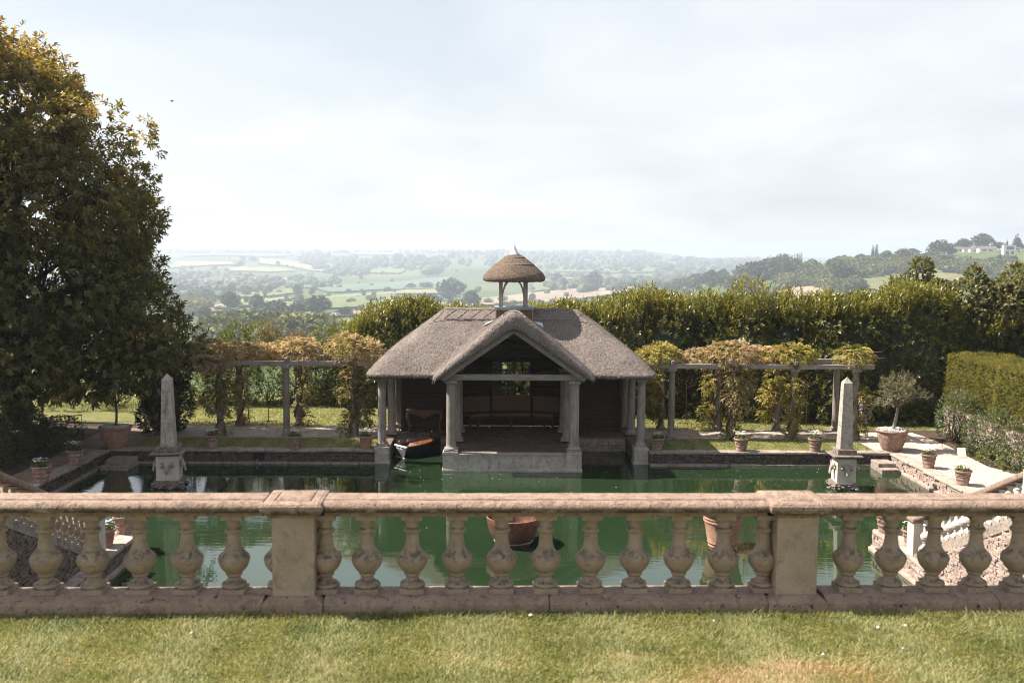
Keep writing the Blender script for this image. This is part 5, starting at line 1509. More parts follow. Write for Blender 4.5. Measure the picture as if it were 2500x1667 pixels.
# ------------------------------------------------------------------ big trees on the left
def outline_lobes(poly, y0, depth, n, rg, rmin=.5, rmax=1.7):
    """ellipsoid lobes filling an upright outline (x, z) with real depth along y"""
    poly = np.array(poly)
    def inside(p):
        x, z = p; c = False; j = len(poly) - 1
        for i in range(len(poly)):
            if (poly[i, 1] > z) != (poly[j, 1] > z) and x < (poly[j, 0] - poly[i, 0]) * (z - poly[i, 1]) / (poly[j, 1] - poly[i, 1]) + poly[i, 0]: c = not c
            j = i
        return c
    def dist(p):
        a = poly; b = np.roll(poly, -1, 0); ab = b - a
        tt = np.clip(((p - a) * ab).sum(1) / (ab ** 2).sum(1), 0, 1)
        return np.linalg.norm(a + ab * tt[:, None] - p, axis=1).min()
    out = []; lo, hi = poly.min(0), poly.max(0)
    while len(out) < n:
        p = lo + rg.uniform(0, 1, 2) * (hi - lo)
        if not inside(p): continue
        d = dist(p)
        if d < rmin * .5: continue
        r = float(np.clip(d * .98, rmin * .6, rmax))
        half = depth * math.sqrt(max(.05, 1 - (1 - min(d / 4.5, 1)) ** 2)) * .5
        out.append((p[0], y0 + rg.uniform(-half, half), p[1], r, r * .95, r * .85))
    return out
BIG = [(-16.6, 14.4), (-15.7, 14.1), (-15.0, 13.65), (-14.25, 13.0), (-14.15, 12.3), (-13.5, 11.85), (-13.2, 11.55), (-12.75, 11.65), (-12.3, 11.5), (-11.45, 10.8), (-11.75, 10.1), (-11.85, 9.3), (-11.75, 8.5), (-12.0, 7.8), (-11.9, 6.85), (-11.35, 6.8), (-11.5, 6.1), (-11.3, 5.2), (-10.9, 4.4), (-10.5, 3.6), (-10.8, 2.7), (-11.6, 2.2), (-13.3, 2.15), (-15.0, 2.1), (-17, 2.1), (-20, 2.2), (-24, 3.0), (-26.5, 6), (-26, 10), (-23, 13.6), (-19.5, 15.2)]
def broad_tree(name, label, outline, y0, depth, nl, nshoot, trunk, mat, seed, k=7, ll=.22, lw=.46, sl=.26, extra=(), tone=None, rmax=1.9, r0=.5):
    rg = np.random.default_rng(seed); rr = random.Random(seed)
    t = thing(name, label, 'tree', (trunk[0], trunk[1], G))
    L = outline_lobes(outline, y0, depth, nl, rg, rmax=rmax) + list(extra)
    P, D = lobes_shoots(L, nshoot, .55, rg, .1)
    a = shoots(P, D, k, sl * rg.uniform(.7, 1.3, len(P)), ll, lw, .95, rg, droopy=.25)
    tn = tone(P, rg) if tone else .45 + .2 * rg.normal(size=len(P))
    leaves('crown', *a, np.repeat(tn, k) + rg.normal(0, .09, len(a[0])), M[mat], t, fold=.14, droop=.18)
    mb = MB()
    top = (trunk[0] + .6, trunk[1] - .6, trunk[2])
    pts = limb(mb, (trunk[0], trunk[1], G - .1), top, r0, r0 * .42, .03, 8, 10, rr)
    mb.lathe([(r0 * 1.5, 0), (r0 * 1.2, .25), (r0 * 1.0, .7)], 10, (trunk[0], trunk[1], G - .15))
    for q in sorted(L, key=lambda q: -q[3])[:max(10, nl // 2)]:
        s0 = pts[min(len(pts) - 1, max(2, int(len(pts) * min(1, max(.25, (q[2] - 1.5) / max(trunk[2], 1)) * .8))))]
        limb(mb, s0, (q[0], q[1], q[2] + .1), r0 * .22, .025, .12, 7, 6, rr)
    build('trunk', mb, M['bark'], t, smooth=True)
    return t
def big_tone(P, rg): return .34 + .070 * np.clip((P[:, 2] - 6.5) , 0, 9) + .16 * vnoise(P, .8, 3) + .14 * rg.normal(size=len(P))  # tint warms with height: sun on the upper crown put into leaf colour
BIG = [(x * .958, z) for x, z in BIG]
broad_tree('broad_tree', 'huge broad leaved tree with sunlit bronze tone tinted into upper leaves filling the left side', BIG, 32.4, 6.0, 200, 36000, (-18.0, 36.9, 8.5), 'tree_leaf', 81, k=8, ll=.175, lw=.48, sl=.24,
    extra=[(-11.0, 33.6, 4.35, .5, .5, .33), (-10.45, 33.5, 4.2, .42, .42, .36), (-10.2, 33.5, 3.85, .3, .3, .3), (-12.3, 34, 10.9, .7, .7, .5), (-11.9, 34, 10.4, .45, .5, .4), (-11.7, 33.8, 6.6, .35, .4, .25), (-11.55, 34, 6.5, .2, .25, .18), (-12.1, 33.9, 8.1, .45, .5, .35)], tone=big_tone)
PALE = [(-13.6, 9.0), (-12.6, 9.2), (-12.3, 8.4), (-12.4, 7.5), (-12.0, 6.6), (-11.9, 5.6), (-11.2, 5.0), (-10.9, 4.2), (-11.6, 3.0), (-13.5, 3.0), (-15, 5), (-15, 8)]
PALE = [(x * 1.085 + .35, z * 1.09 - .6) for x, z in PALE]
broad_tree('smaller_tree', 'paler fine leaved tree just behind the big tree', PALE, 37.2, 2.2, 30, 4200, (-18.3, 38.6, 4.5), 'pale_leaf', 82, ll=.10, sl=.2, r0=.2, rmax=1.2)
# iron fence under the tree
fe = thing('iron_fence', 'low dark iron railing under the big tree', 'fence', (-16.6, 37, G))
a, b = Vector((-18.8, 35.7, G)), Vector((-15.8, 37.6, G))
for z in (.06, .34): build('rail', MB().tube([a + Vector((0, 0, z)), b + Vector((0, 0, z))], .02, 5), M['black_iron'], fe)
for i in range(15):
    p_ = a.lerp(b, i / 14); build('bar', MB().tube([p_, p_ + Vector((0, 0, .36))], .010, 4), M['black_iron'], fe)

# ------------------------------------------------------------------ grass
def grass(name, label, poly_fn, n, hmin, hmax, width, z, seed, tone_fn, parent=None):
    rg = np.random.default_rng(seed)
    P = poly_fn(n, rg)
    n = len(P)
    lean = rg.normal(0, .55, (n, 2)) + .5 * np.stack([np.sin(P[:, 1] * 9 + P[:, 0] * 3), np.cos(P[:, 0] * 8 + 1)], 1)
    D = unit(np.concatenate([lean, np.ones((n, 1))], 1))
    h = rg.uniform(hmin, hmax, n) * (1 + .38 * vnoise(np.c_[P, np.zeros(n)], 5., seed) + .2 * vnoise(np.c_[P, np.zeros(n)], 13., seed + 3))
    S = unit(np.stack([rg.normal(size=n), rg.normal(size=n) * .5, np.zeros(n)], 1)) * width * rg.uniform(.7, 1.3, n)[:, None]
    B = np.c_[P, np.full(n, z)]
    mid = B + D * (h * .55)[:, None]
    tip = B + unit(D + np.c_[lean * .8, np.zeros(n)])* h[:, None]
    V = np.stack([B - S, B + S, mid + S * .75, tip, mid - S * .75], 1).reshape(-1, 3)
    i = np.arange(n)[:, None] * 5
    F = np.concatenate([i + np.array([[0, 1, 2]]), i + np.array([[0, 2, 4]]), i + np.array([[4, 2, 3]])], 0)
    o = nobj(name, V, F, M['blade'], parent, tint=np.repeat(np.clip(tone_fn(P, rg), 0, 1), 5))
    tag(o, label, 'grass', kind='stuff')
    return o
DRY = [(1.25, 4.86, .42, .16, .5), (1.75, 5.02, .42, .12, .5), (2.05, 4.86, .42, .12, .42), (.72, 5.13, .18, .06, .38), (.5, 5.0, .16, .05, .25), (-.35, 5.05, .5, .1, .2), (-1.9, 5.05, .5, .12, .18), (-2.1, 4.7, .4, .12, .2), (.9, 4.72, .5, .1, .42)]
def lawn_tone(P, rg):
    P3 = np.c_[P, np.zeros(len(P))]
    tn = .40 + .16 * vnoise(P3, 3.0, 1) + .13 * vnoise(P3, 8., 4) + .16 * rg.normal(size=len(P))
    for x, y, rx, ry, s_ in DRY: tn += s_ * np.exp(-((P[:, 0] - x) / rx) ** 2 - ((P[:, 1] - y) / ry) ** 2) * (1 + .5 * vnoise(P3, 9., 2))
    for x, y, r_ in ((2.1, 4.95, .25), (2.6, 4.75, .5), (.1, 4.75, .2), (-1.1, 5.5, .3), (-2.6, 5.6, .4), (1.35, 4.73, .13), (-.6, 5.6, .2), (3, 5.3, .3)): tn -= .2 * np.exp(-((P[:, 0] - x) / r_) ** 2 - ((P[:, 1] - y) / (r_ * .4)) ** 2)
    return tn
grass('lawn_grass', 'sunny uneven lawn grass with dry patches in front of the balustrade', lambda n, rg: np.c_[rg.uniform(-4.6, 5.3, n), rg.uniform(4.3, 5.80, n)], 265000, .018, .05, .0021, 4.936, 91, lawn_tone)
grass('grass_tufts', 'longer grass tufts along the foot of the balustrade', lambda n, rg: np.c_[rg.uniform(-4.6, 5.3, n), 5.765 - np.abs(rg.normal(0, .035, n))], 9000, .03, .085, .0022, 4.936, 96, lambda P, rg: lawn_tone(P, rg) - .08)
def far_tone(P, rg): return .42 + .12 * vnoise(np.c_[P, np.zeros(len(P))], 1.5, 1) + .12 * rg.normal(size=len(P))
grass('mown_grass', 'mown grass strip along the left pool coping', lambda n, rg: np.c_[rg.uniform(-12.3, -4.2, n), rg.uniform(33.16, 34.97, n)], 22000, .025, .06, .008, G, 92, far_tone)
grass('mown_grass', 'mown grass strip along the right pool coping', lambda n, rg: np.c_[rg.uniform(5.12, 12.7, n), rg.uniform(33.0, 34.92, n)], 22000, .025, .06, .008, G, 93, far_tone)
grass('back_grass', 'sunlit longer grass behind the left pergola', lambda n, rg: np.c_[rg.uniform(-13.5, -3.9, n), rg.uniform(37.4, 43.5, n)], 26000, .04, .10, .010, G, 94, lambda P, rg: far_tone(P, rg) + .1)
grass('back_grass', 'narrow grass strip behind the right pergola', lambda n, rg: np.c_[rg.uniform(4.7, 16.4, n), rg.uniform(36.9, 39.2, n)], 22000, .03, .09, .010, G, 95, far_tone)
# fallen petals and feathers
mb = MB()
for x, y in ((2.35, 5.52), (1.26, 5.59), (2.18, 5.49), (1.74, 5.11), (2.2, 5.19), (.2, 5.68), (-1.7, 5.4)):
    r_ = random.uniform(.006, .016); a = random.uniform(0, 3)
    mb.lathe([(r_ * .4, 0), (r_, .006), (r_ * .5, .012)], 7, (x, y, 4.965), rot=a)
tag(build('fallen_petals', mb, M['white_flower'], smooth=True), 'few white petals scattered on the front lawn', 'petals', kind='stuff')
mb = MB()
rg = random.Random(4)
for _ in range(100):
    x, y = rg.uniform(-9, 13), 32.6 - abs(rg.gauss(0, 3.2))
    if y < 21 or (abs(x) > 8.3 and y < 23.6): continue
    r_ = rg.uniform(.008, .02)
    mb.lathe([(r_, .002), (r_ * .6, .006)], 6, (x, y, 0), rot=rg.uniform(0, 3))
tag(build('floating_petals', mb, M['white_flower']), 'tiny white petals floating on the green water', 'petals', kind='stuff')
# small bird high over the garden
bird = thing('bird', 'small dark bird flying in the pale sky', 'bird', (-19.3, 60, 15.75), .5)
build('body', MB().tube([(-.11, 0, 0), (-.05, 0, .0), (.02, 0, .005), (.07, 0, .01), (.11, 0, .005)], [.012, .03, .038, .026, .004], 8), M['black_iron'], bird, smooth=True, world=False)
for s_ in (-1, 1):
    build('wing', MB().add([(-.03, s_ * .02, .01), (.05, s_ * .02, .012), (.02, s_ * .13, .05), (-.06, s_ * .20, .03), (-.03, s_ * .02, .02), (.05, s_ * .02, .022), (.02, s_ * .13, .058), (-.06, s_ * .20, .036)], [(0, 1, 2, 3), (7, 6, 5, 4), (0, 4, 5, 1), (1, 5, 6, 2), (2, 6, 7, 3), (3, 7, 4, 0)]), M['black_iron'], bird, world=False)
# ------------------------------------------------------------------ valley and hills
YK=np.array([-600,30,46,60,100,200,350,575,900,1200,1600,2000,2600,3100,3600,4200,4800,5400,7000,12000.])
ZK=np.array([-3,-3,-1.2,-4,-10,-19,-26,-33,-41,-46,-47,-45,-37,-26,-14,-3,5,1,-30,-70.])
def ss(a,b,x):
    t=np.clip((x-a)/(b-a),0,1); return t*t*(3-2*t)
def land(X,Y):
    X=np.asarray(X,float); Y=np.asarray(Y,float)
    z=np.interp(Y,YK,ZK)
    u=X/np.maximum(Y,60.)
    far=ss(2600,4600,Y)
    # wooded ridge end in the middle, lower to the right
    z=z+far*(11*np.exp(-((u-.10)/.07)**2)-26*ss(.14,.21,u)+3*np.sin(u*23+1.)-4*np.exp(-((u+.02)/.05)**2))
    # rolling spur on the far left slope
    z=z+14*np.exp(-((u+.06)/.09)**2-((Y-3000)/700)**2)
    z=z+10*np.exp(-((u+.27)/.07)**2-((Y-2900)/600)**2)
    # near hill on the right
    z=z+(34*ss(100,260,X)+16*ss(220,460,X))*np.exp(-((Y-830)/np.where(Y<830,290,330))**2)
    z=z+ss(300,900,Y)*(1.6*np.sin(X*.011+Y*.004)+1.3*np.sin(X*.006-Y*.009+2))
    return z
FIELDS = [('tan',[(-101,605),(-80,678),(-47,972),(-37,762),(-65,618),(-102,560)]),('tan',[(44,1271),(108,1360),(165,1423),(190,1388),(163,1241),(105,1150),(49,946),(32,941)]),('tan',[(-47,972),(-31,1067),(-4,1154),(44,1281),(37,1068),(-3,808),(-37,762)]),('green',[(-174,985),(-124,1173),(-104,1124),(-89,938),(-86,724),(-115,677),(-155,903)]),('pale',[(-189,940),(-178,1055),(-121,1300),(-66,1364),(-67,1235),(-119,1200),(-177,1001)]),('blue',[(-257,1297),(-243,1554),(-91,1896),(-66,1381),(-153,1297),(-198,1173),(-247,1315)]),('green',[(-280,1054),(-279,1199),(-263,1271),(-227,1152),(-239,1026),(-260,1006)]),('pale',[(-242,932),(-208,1003),(-203,1035),(-204,957),(-202,859),(-212,816)]),('tan',[(-210,676),(-219,803),(-197,729),(-176,636),(-182,619)]),('green',[(-168,615),(-173,692),(-187,877),(-161,817),(-139,703),(-156,634),(-158,584)]),('pale',[(-1132,3936),(-1009,4001),(-906,3592),(-992,3451)]),('green',[(-1044,3324),(-809,3583),(-706,3460),(-722,3110),(-957,3060)]),('pale',[(-755,2291),(-862,2690),(-686,2590),(-634,2415),(-688,2329),(-740,2254)]),('pale',[(-604,2215),(-593,2302),(-512,2332),(-454,2234),(-488,2136),(-571,2133)]),('pale',[(-692,2903),(-597,2885),(-507,2610),(-347,2184),(-426,2265),(-528,2476),(-600,2517)]),('pale',[(-655,4196),(-445,4440),(-335,3341),(-520,3624)]),('green',[(-287,2195),(-289,2448),(-204,2198),(-201,2031),(-275,2099)]),('tan',[(-97,318),(-113,384),(-104,376),(-91,336),(-90,304)]),('green',[(144,2542),(400,2464),(368,2262),(292,2212),(128,2251)]),('green',[(54,1583),(84,1515),(75,1355),(45,1302)]),('pale',[(91,2004),(162,1979),(146,1828),(102,1801)]),('tan',[(199,707),(213,705),(223,701),(224,674),(222,656),(204,630),(189,647),(191,677)]),('meadow',[(257,713),(282,729),(311,739),(324,702),(335,680),(350,659),(331,624),(308,599),(286,634),(266,619),(237,612),(234,627),(247,678)]),('green',[(-212,816),(-202,946),(-195,888),(-177,707),(-193,743)])]
WOODS = [('village_trees',[(-700,2125),(-684,2250),(-590,2186),(-407,1751),(-292,1841),(-212,1334),(-244,1176),(-260,1058),(-282,986),(-291,922),(-348,1053)],230,9),('hill_wood',[(-627,3031),(-674,3715),(-474,3034),(-329,2784),(-279,3010),(-161,2811),(-121,2517),(-124,2116),(-274,2322),(-262,1911),(-308,1942),(-455,2424)],260,13),('lower_wood',[(-83,282),(-98,367),(-83,357),(-74,370),(-61,359),(-42,270),(-49,270),(-60,270),(-73,270),(-79,270)],120,13),('lower_wood',[(-337,1022),(-232,784),(-174,604),(-163,524),(-187,564)],40,11),('valley_wood',[(68,1422),(135,1645),(154,1501),(245,1858),(324,2032),(382,2101),(190,835),(171,751),(159,849),(189,1280),(115,1259),(72,1266)],170,12),('valley_wood',[(87,2025),(169,2011),(155,1837),(85,1867)],26,10),('valley_wood',[(364,2238),(453,2215),(195,836),(192,843),(373,2114)],30,11),('ridge_wood',[(141,4157),(254,3735),(439,3875),(650,4412),(558,3389),(796,3896),(1035,3961),(238,789),(217,719),(366,2250),(182,2290),(98,2405),(92,2705)],520,14),('ridge_wood',[(-221,4614),(94,4347),(135,3996),(81,2376),(-9,2478),(-117,2433)],120,14),('slope_wood',[(248,746),(273,770),(293,757),(321,789),(336,774),(319,716),(289,682),(261,674),(242,672),(239,701)],120,11),('slope_wood',[(213,756),(232,753),(236,716),(229,677),(238,663),(225,623),(214,617),(213,642),(214,677),(203,684),(193,686)],110,12),('slope_wood',[(318,715),(334,717),(358,719),(357,675),(332,626),(321,638),(311,666),(303,682)],90,10),('hollow_wood',[(274,613),(294,623),(305,618),(301,591),(291,549),(269,506),(241,488),(248,536)],60,11),('skyline_wood',[(-1315,3996),(-1156,3919),(-1014,4106),(-793,3838),(-746,3613),(-1021,3461),(-1220,3709)],110,11),('skyline_wood',[(-804,4013),(-654,4193),(-465,4416),(-219,4558),(-190,3964),(-419,3975),(-672,3706)],100,12)]
TREES = [(-181.2,675.3,12.1,10.8),(-154.7,638.2,8.6,10.4),(-124.7,558.2,15.3,9.3),(-115.6,570.9,8.7,8.4),(-104.7,575.2,14,11.7),(-90.5,587.6,8.6,4.9),(-136.9,488.7,8.7,6.2),(-138.5,525.6,8.1,6.0),(-164,556.8,7.8,6.4),(-300.7,1124.4,12.2,9.3),(-212.2,1056.2,8.8,11.5),(-204.2,1093.9,6.3,8.4),(-261.5,924.8,7.1,5.9),(-236.2,769.2,10.8,8.8),(-286.5,984.6,12.6,9.4),(-181.9,1212.2,6.2,4.3),(-255.1,1520.8,5.8,7.8),(-252.1,1555.5,5.6,6.0),(-61.4,895.2,12.6,8.0),(-604,2346.2,18,13.5),(-543,2466.8,11,12.0),(-700.1,2747.4,14,12.3),(-674,2754.3,22.9,12.3),(-137.3,1929.6,22.2,12.3),(-121.1,1946.6,24.9,14.9),(-48.4,1013.4,27.1,20.7),(-20.3,767.3,13.3,11.5),(-60.3,895.2,16.9,8.5),(-31.6,747.4,9.4,4.7),(-120.4,1372.3,13,7.8),(-99.4,1379.2,17.4,8.7),(199.1,773.1,23.7,14.5),(176.6,719.8,27,14.3),(207,735.3,10.9,11.7),(211.6,725.2,11.5,13.2),(133.4,1394.9,23.8,20.6),(92.9,1569.2,17.8,15.2),(208.6,2109.1,18,13.2),(228.4,2093.3,13.1,10.7),(275.1,2170.8,19.7,11.1),(188.4,879.6,13,11.0),(415,850.5,17,12.5),(398,850.5,13.4,9.6),(386.2,850.5,11.6,6.7),(349.3,787.8,16.5,12.0),(357.5,784.8,7.8,6.2),(428.5,850.5,10.7,5.8),(304.1,745.5,11.7,11.3),(309.7,850.5,9.8,5.1),(320.5,711.7,14.9,7.8),(228.4,653.6,16.5,12.7),(230,635,12,5.7),(354.5,850.5,10.7,5.4),(233.5,740.9,11.7,10.1),(316.8,810.8,9.4,6.8)]
POPLARS = [(231.6,778,1.1,10.6),(232.3,774.1,1.3,10.7),(233.2,772.1,1.3,11.0),(234,769.2,1.3,11.1),(320.1,850.5,1.8,7.3),(323.2,850.5,2,7.3)]
CONIFERS = [(435.2,850.5,3.7,7.5),(443.9,850.5,11.6,11.4),(341,675.3,6.4,11.0)]
PURPLE = [(356.2,685.5,7.2,7.9)]
HOUSES = [(384.1,800.7,6.3,3.8,'gable'),(386.4,783.8,11.5,3.9,'long'),(386.7,751.1,7.5,5.5,'modern'),(399.6,765.4,4.8,2.9,'modern'),(380.4,821,6,3.4,'long'),(381.6,808.8,5.1,3.2,'long')]
BARNS = [(176.1,1439.3,14.7,6.9),(197.5,1439.3,18,8.5),(229.1,1490.6,15.3,4.2)]
COTTAGES = [(-543,1870),(-496,1737),(-501,1794),(-461,1675),(-465,1720),(-451,1700),(-454,1752),(-439,1615),(-475,1627),(-473,1585),(-417,1694),(-418,1743),(-406,1752),(-316,1765),(-373,1750),(-461,1629),(-319,1737),(-394,1724),(-491,1833),(-493,1605)]

K = 1.6                                   # the valley is built at full size: oaks of 15 to 20 m
def terr(X, Y): return 7.1 + K * (land(np.asarray(X, float) / K, np.asarray(Y, float) / K) - 7.1)
FIELDS = [(k, [(x * K, y * K) for x, y in p]) for k, p in FIELDS]
WOODS = [(n, [(x * K, y * K) for x, y in p], m, h * K) for n, p, m, h in WOODS]
TREES, POPLARS, CONIFERS, PURPLE, HOUSES, BARNS = [[tuple(v * K if isinstance(v, (int, float)) else v for v in q) for q in L] for L in (TREES, POPLARS, CONIFERS, PURPLE, HOUSES, BARNS)]
COTTAGES = [(x * K, y * K) for x, y in COTTAGES]
def fan(n, lim, k):
    u = np.linspace(-1, 1, n); return np.sign(u) * lim * (np.exp(np.abs(u) * k) - 1) / (np.exp(k) - 1)
gx = fan(241, 13600, 5.0)
gy = 44 + (14400 - 44) * (np.exp(np.linspace(0, 1, 240) * 5.2) - 1) / (math.exp(5.2) - 1)
gy = np.concatenate([[-900, -300, -60, 10, 30], gy])
GX, GY = np.meshgrid(gx, gy)
GZ = terr(GX, GY)
V = np.stack([GX.ravel(), GY.ravel(), GZ.ravel()], 1)
nx_, ny_ = len(gx), len(gy)
ii = (np.arange(ny_ - 1)[:, None] * nx_ + np.arange(nx_ - 1)[None]).ravel()
F = np.stack([ii, ii + 1, ii + nx_ + 1, ii + nx_], 1)
t = NT('valley_land')
p = t.pos((.0025, .0016, .0025))
col = t.ramp(t.noise(p, 1, 4, .6, .5), [(.35, (.050, .075, .024)), (.5, (.080, .105, .035)), (.62, (.13, .14, .055)), (.75, (.075, .10, .034))])
M['land'] = t.done(t.bsdf(col, .95, .05))
nobj('terrain', V, F, M['land'], None, True)['kind'] = 'structure'
def field_mat(name, c, c2):
    t = NT(name)
    n = t.noise(t.pos((.02, .008, .02)), 1, 4, .6, .3)
    n2 = t.noise(t.pos((.25, .05, .1)), 1, 3, .6)
    col = t.mix(.4, t.ramp(n, [(.35, c), (.65, c2)]), t.ramp(n2, [(.3, (.75, .75, .75)), (.7, (1.25, 1.25, 1.25))]), 'MULTIPLY')
    return t.done(t.bsdf(col, .95, .05))
FM = {'tan': field_mat('tan_field', (.235, .18, .128), (.295, .232, .168)), 'green': field_mat('green_field', (.12, .145, .062), (.15, .165, .075)), 'pale': field_mat('pale_field', (.19, .20, .09), (.25, .24, .125)), 'blue': field_mat('blue_green_field', (.105, .145, .10), (.125, .16, .11)), 'meadow': field_mat('rough_hill_meadow', (.105, .112, .046), (.16, .15, .068))}
HEDGES = []
for kind, poly in FIELDS:
    bm = bmesh.new()
    f = bm.faces.new([bm.verts.new((x, y, 0)) for x, y in poly])
    bmesh.ops.triangulate(bm, faces=[f])
    for _ in range(4): bmesh.ops.subdivide_edges(bm, edges=[e for e in bm.edges if e.calc_length() > 28], cuts=1, use_grid_fill=True)
    bmesh.ops.triangulate(bm, faces=bm.faces[:])
    for v in bm.verts:
        v.co.z = float(terr(v.co.x, v.co.y)) + .8 + v.co.y * .0013
    bmesh.ops.recalc_face_normals(bm, faces=bm.faces)
    me = bpy.data.meshes.new('field'); bm.to_mesh(me); bm.free()
    me.materials.append(FM[kind])
    o = bpy.data.objects.new('field', me); link(o); o['kind'] = 'structure'
    HEDGES.append(poly)

# crowns: lumpy shells for far woods, leaf clumps for the trees one can tell apart
def ico(sub):
    bm = bmesh.new(); bmesh.ops.create_icosphere(bm, subdivisions=sub, radius=1)
    V = np.array([v.co[:] for v in bm.verts]); F = np.array([[v.index for v in f.verts] for f in bm.faces]); bm.free()
    return V, F
I1, I2 = ico(1), ico(2)
def clump(seed):
    rg = np.random.default_rng(seed)
    lob = [(0, 0, .5, .38, .38, .38)] + [(math.cos(a) * .27, math.sin(a) * .27, rg.uniform(.25, .7), .25, .25, .22) for a in np.linspace(0, 6.28, 7)[:-1]]
    P, D = lobes_shoots(lob, 330, .6, rg, .3)
    D = unit(D + rg.normal(0, .6, D.shape)); U = perp(D, unit(rg.normal(size=D.shape) + np.array([0, 0, 1.])))
    V, F = leaf_arrays(P, D, U, rg.uniform(.09, .16, len(P)), rg.uniform(.08, .13, len(P)))
    core = I1[0] * np.array([.36, .36, .36]) + np.array([0, 0, .42])
    return np.concatenate([V, core]), np.concatenate([F[:, [0, 1, 2]], F[:, [0, 2, 3]], I1[1] + len(V)])
CLUMP = [clump(900 + i) for i in range(5)]
def blobs(name, pts, label, mat, seed, parent=None, kind='stuff', cat='wood'):
    """pts: rows of x, y, z(base), width, height -> one mesh of uneven crowns"""
    rg = np.random.default_rng(seed)
    VV, FF, TT = [], [], []; off = 0
    for x, y, z, w, h in pts:
        if y < 1840:                       # near enough to show clumps of leaves
            V1, F1 = CLUMP[rg.integers(len(CLUMP))]
            a = rg.uniform(0, 6.28); ca, sa = math.cos(a), math.sin(a)
            v = V1 @ np.array([[ca, sa, 0], [-sa, ca, 0], [0, 0, 1]]) * np.array([w, w, h]) + np.array([x, y, z])
            VV.append(v); FF.append(F1 + off); off += len(v)
            TT.append(np.clip(rg.normal(.5, .24) + np.repeat(.2 * rg.normal(size=len(v) // 4 + 1), 4)[:len(v)], 0, 1))
            continue
        Vb, Fb = I2 if y < 2900 else I1
        v = Vb * (1 + .13 * rg.normal(size=(len(Vb), 1)) + .16 * vnoise(Vb + rg.uniform(0, 50), 2.2, x)[:, None])
        v = v * np.array([w / 2, w / 2, h * .56]) + np.array([x, y, z + h * .46])
        VV.append(v); FF.append(Fb + off); off += len(v)
        TT.append(np.clip(rg.normal(.5, .2) + .22 * rg.normal(size=len(v)), 0, 1))
    o = nobj(name, np.concatenate(VV), np.concatenate(FF), mat, parent, False, np.concatenate(TT))
    tag(o, label, cat, kind=kind)
    return o
def in_poly(poly, n, rg):
    poly = np.array(poly, float); lo, hi = poly.min(0), poly.max(0); out = []; tries = 0
    # even over the depth as it is seen: sample 1/y uniformly
    while len(out) < n and (tries := tries + 1) < 60000:
        y = 1 / rg.uniform(1 / hi[1], 1 / lo[1]) if rg.uniform() < .6 else rg.uniform(lo[1], hi[1])
        x = rg.uniform(lo[0], hi[0]); c = False; j = len(poly) - 1
        for i in range(len(poly)):
            if (poly[i, 1] > y) != (poly[j, 1] > y) and x < (poly[j, 0] - poly[i, 0]) * (y - poly[i, 1]) / (poly[j, 1] - poly[i, 1]) + poly[i, 0]: c = not c
            j = i
        if c: out.append((x, y))
    return out
WOOD_LABELS = ['trees among the far village on the left valley side', 'hazy wood on the spur of the left hillside', 'wood of rounded crowns just beyond the left pergola', 'trees at the far left of the valley floor', 'belt of trees across the valley behind the farm sheds', 'thin tree line in front of the hazy ridge', 'trees at the foot of the hazy ridge on the right', 'wooded far ridge right of the cupola', 'wooded ridge behind the cupola', 'wood climbing the crest of the right hill', 'wood on the lower left flank of the right hill', 'garden trees below the white hill houses', 'tree belt in the hollow behind the right hedge', 'tree line along the far left skyline', 'tree line on the skyline left of the cupola']
for i, (nm, poly, n, h) in enumerate(WOODS):
    rg = np.random.default_rng(300 + i)
    pts = []
    for x, y in in_poly(poly, n, rg):
        hh = h * rg.uniform(.55, 1.25) * (1.15 if y > 4000 else .8 if y < 1760 else .95)
        pts.append((x, y, float(terr(x, y)) - .4, hh * rg.uniform(.95, 1.6), hh))
    blobs(nm, pts, WOOD_LABELS[i], M['crown_wood'] if pts[0][1] < 1840 else M['crown_far'], 400 + i)
# hedgerows along the field edges
pts = []
rg = np.random.default_rng(77)
for poly in HEDGES:
    for (x0, y0), (x1, y1) in zip(poly, poly[1:] + poly[:1]):
        if rg.uniform() < .22: continue
        L = math.hypot(x1 - x0, y1 - y0); m_ = int(min(70, max(2, L / (4.8 + y0 * .0035))))
        for k_ in range(m_):
            f = (k_ + rg.uniform(0, 1)) / m_
            x, y = x0 + (x1 - x0) * f, y0 + (y1 - y0) * f
            h = rg.uniform(1.8, 4.4) * (1 + (rg.uniform() < .05) * 2.2); pts.append((x, y, float(terr(x, y)), rg.uniform(4, 8) * (1 + y / 4800), h))
blobs('hedgerow', pts, 'dark hedgerows dividing the valley fields', M['crown_far'], 78, cat='hedgerows')
# scattered bushes on the valley sides
pts = []
for _ in range(190):
    y = 1 / rg.uniform(1 / 6700, 1 / 1000); x = y * rg.uniform(-.36, .30)
    h = rg.uniform(4, 13); pts.append((x, y, float(terr(x, y)) - .3, h * rg.uniform(1, 1.6), h))
blobs('scattered_bushes', pts, 'scattered bushes and small trees over the valley sides', M['crown_far'], 79, cat='bushes')

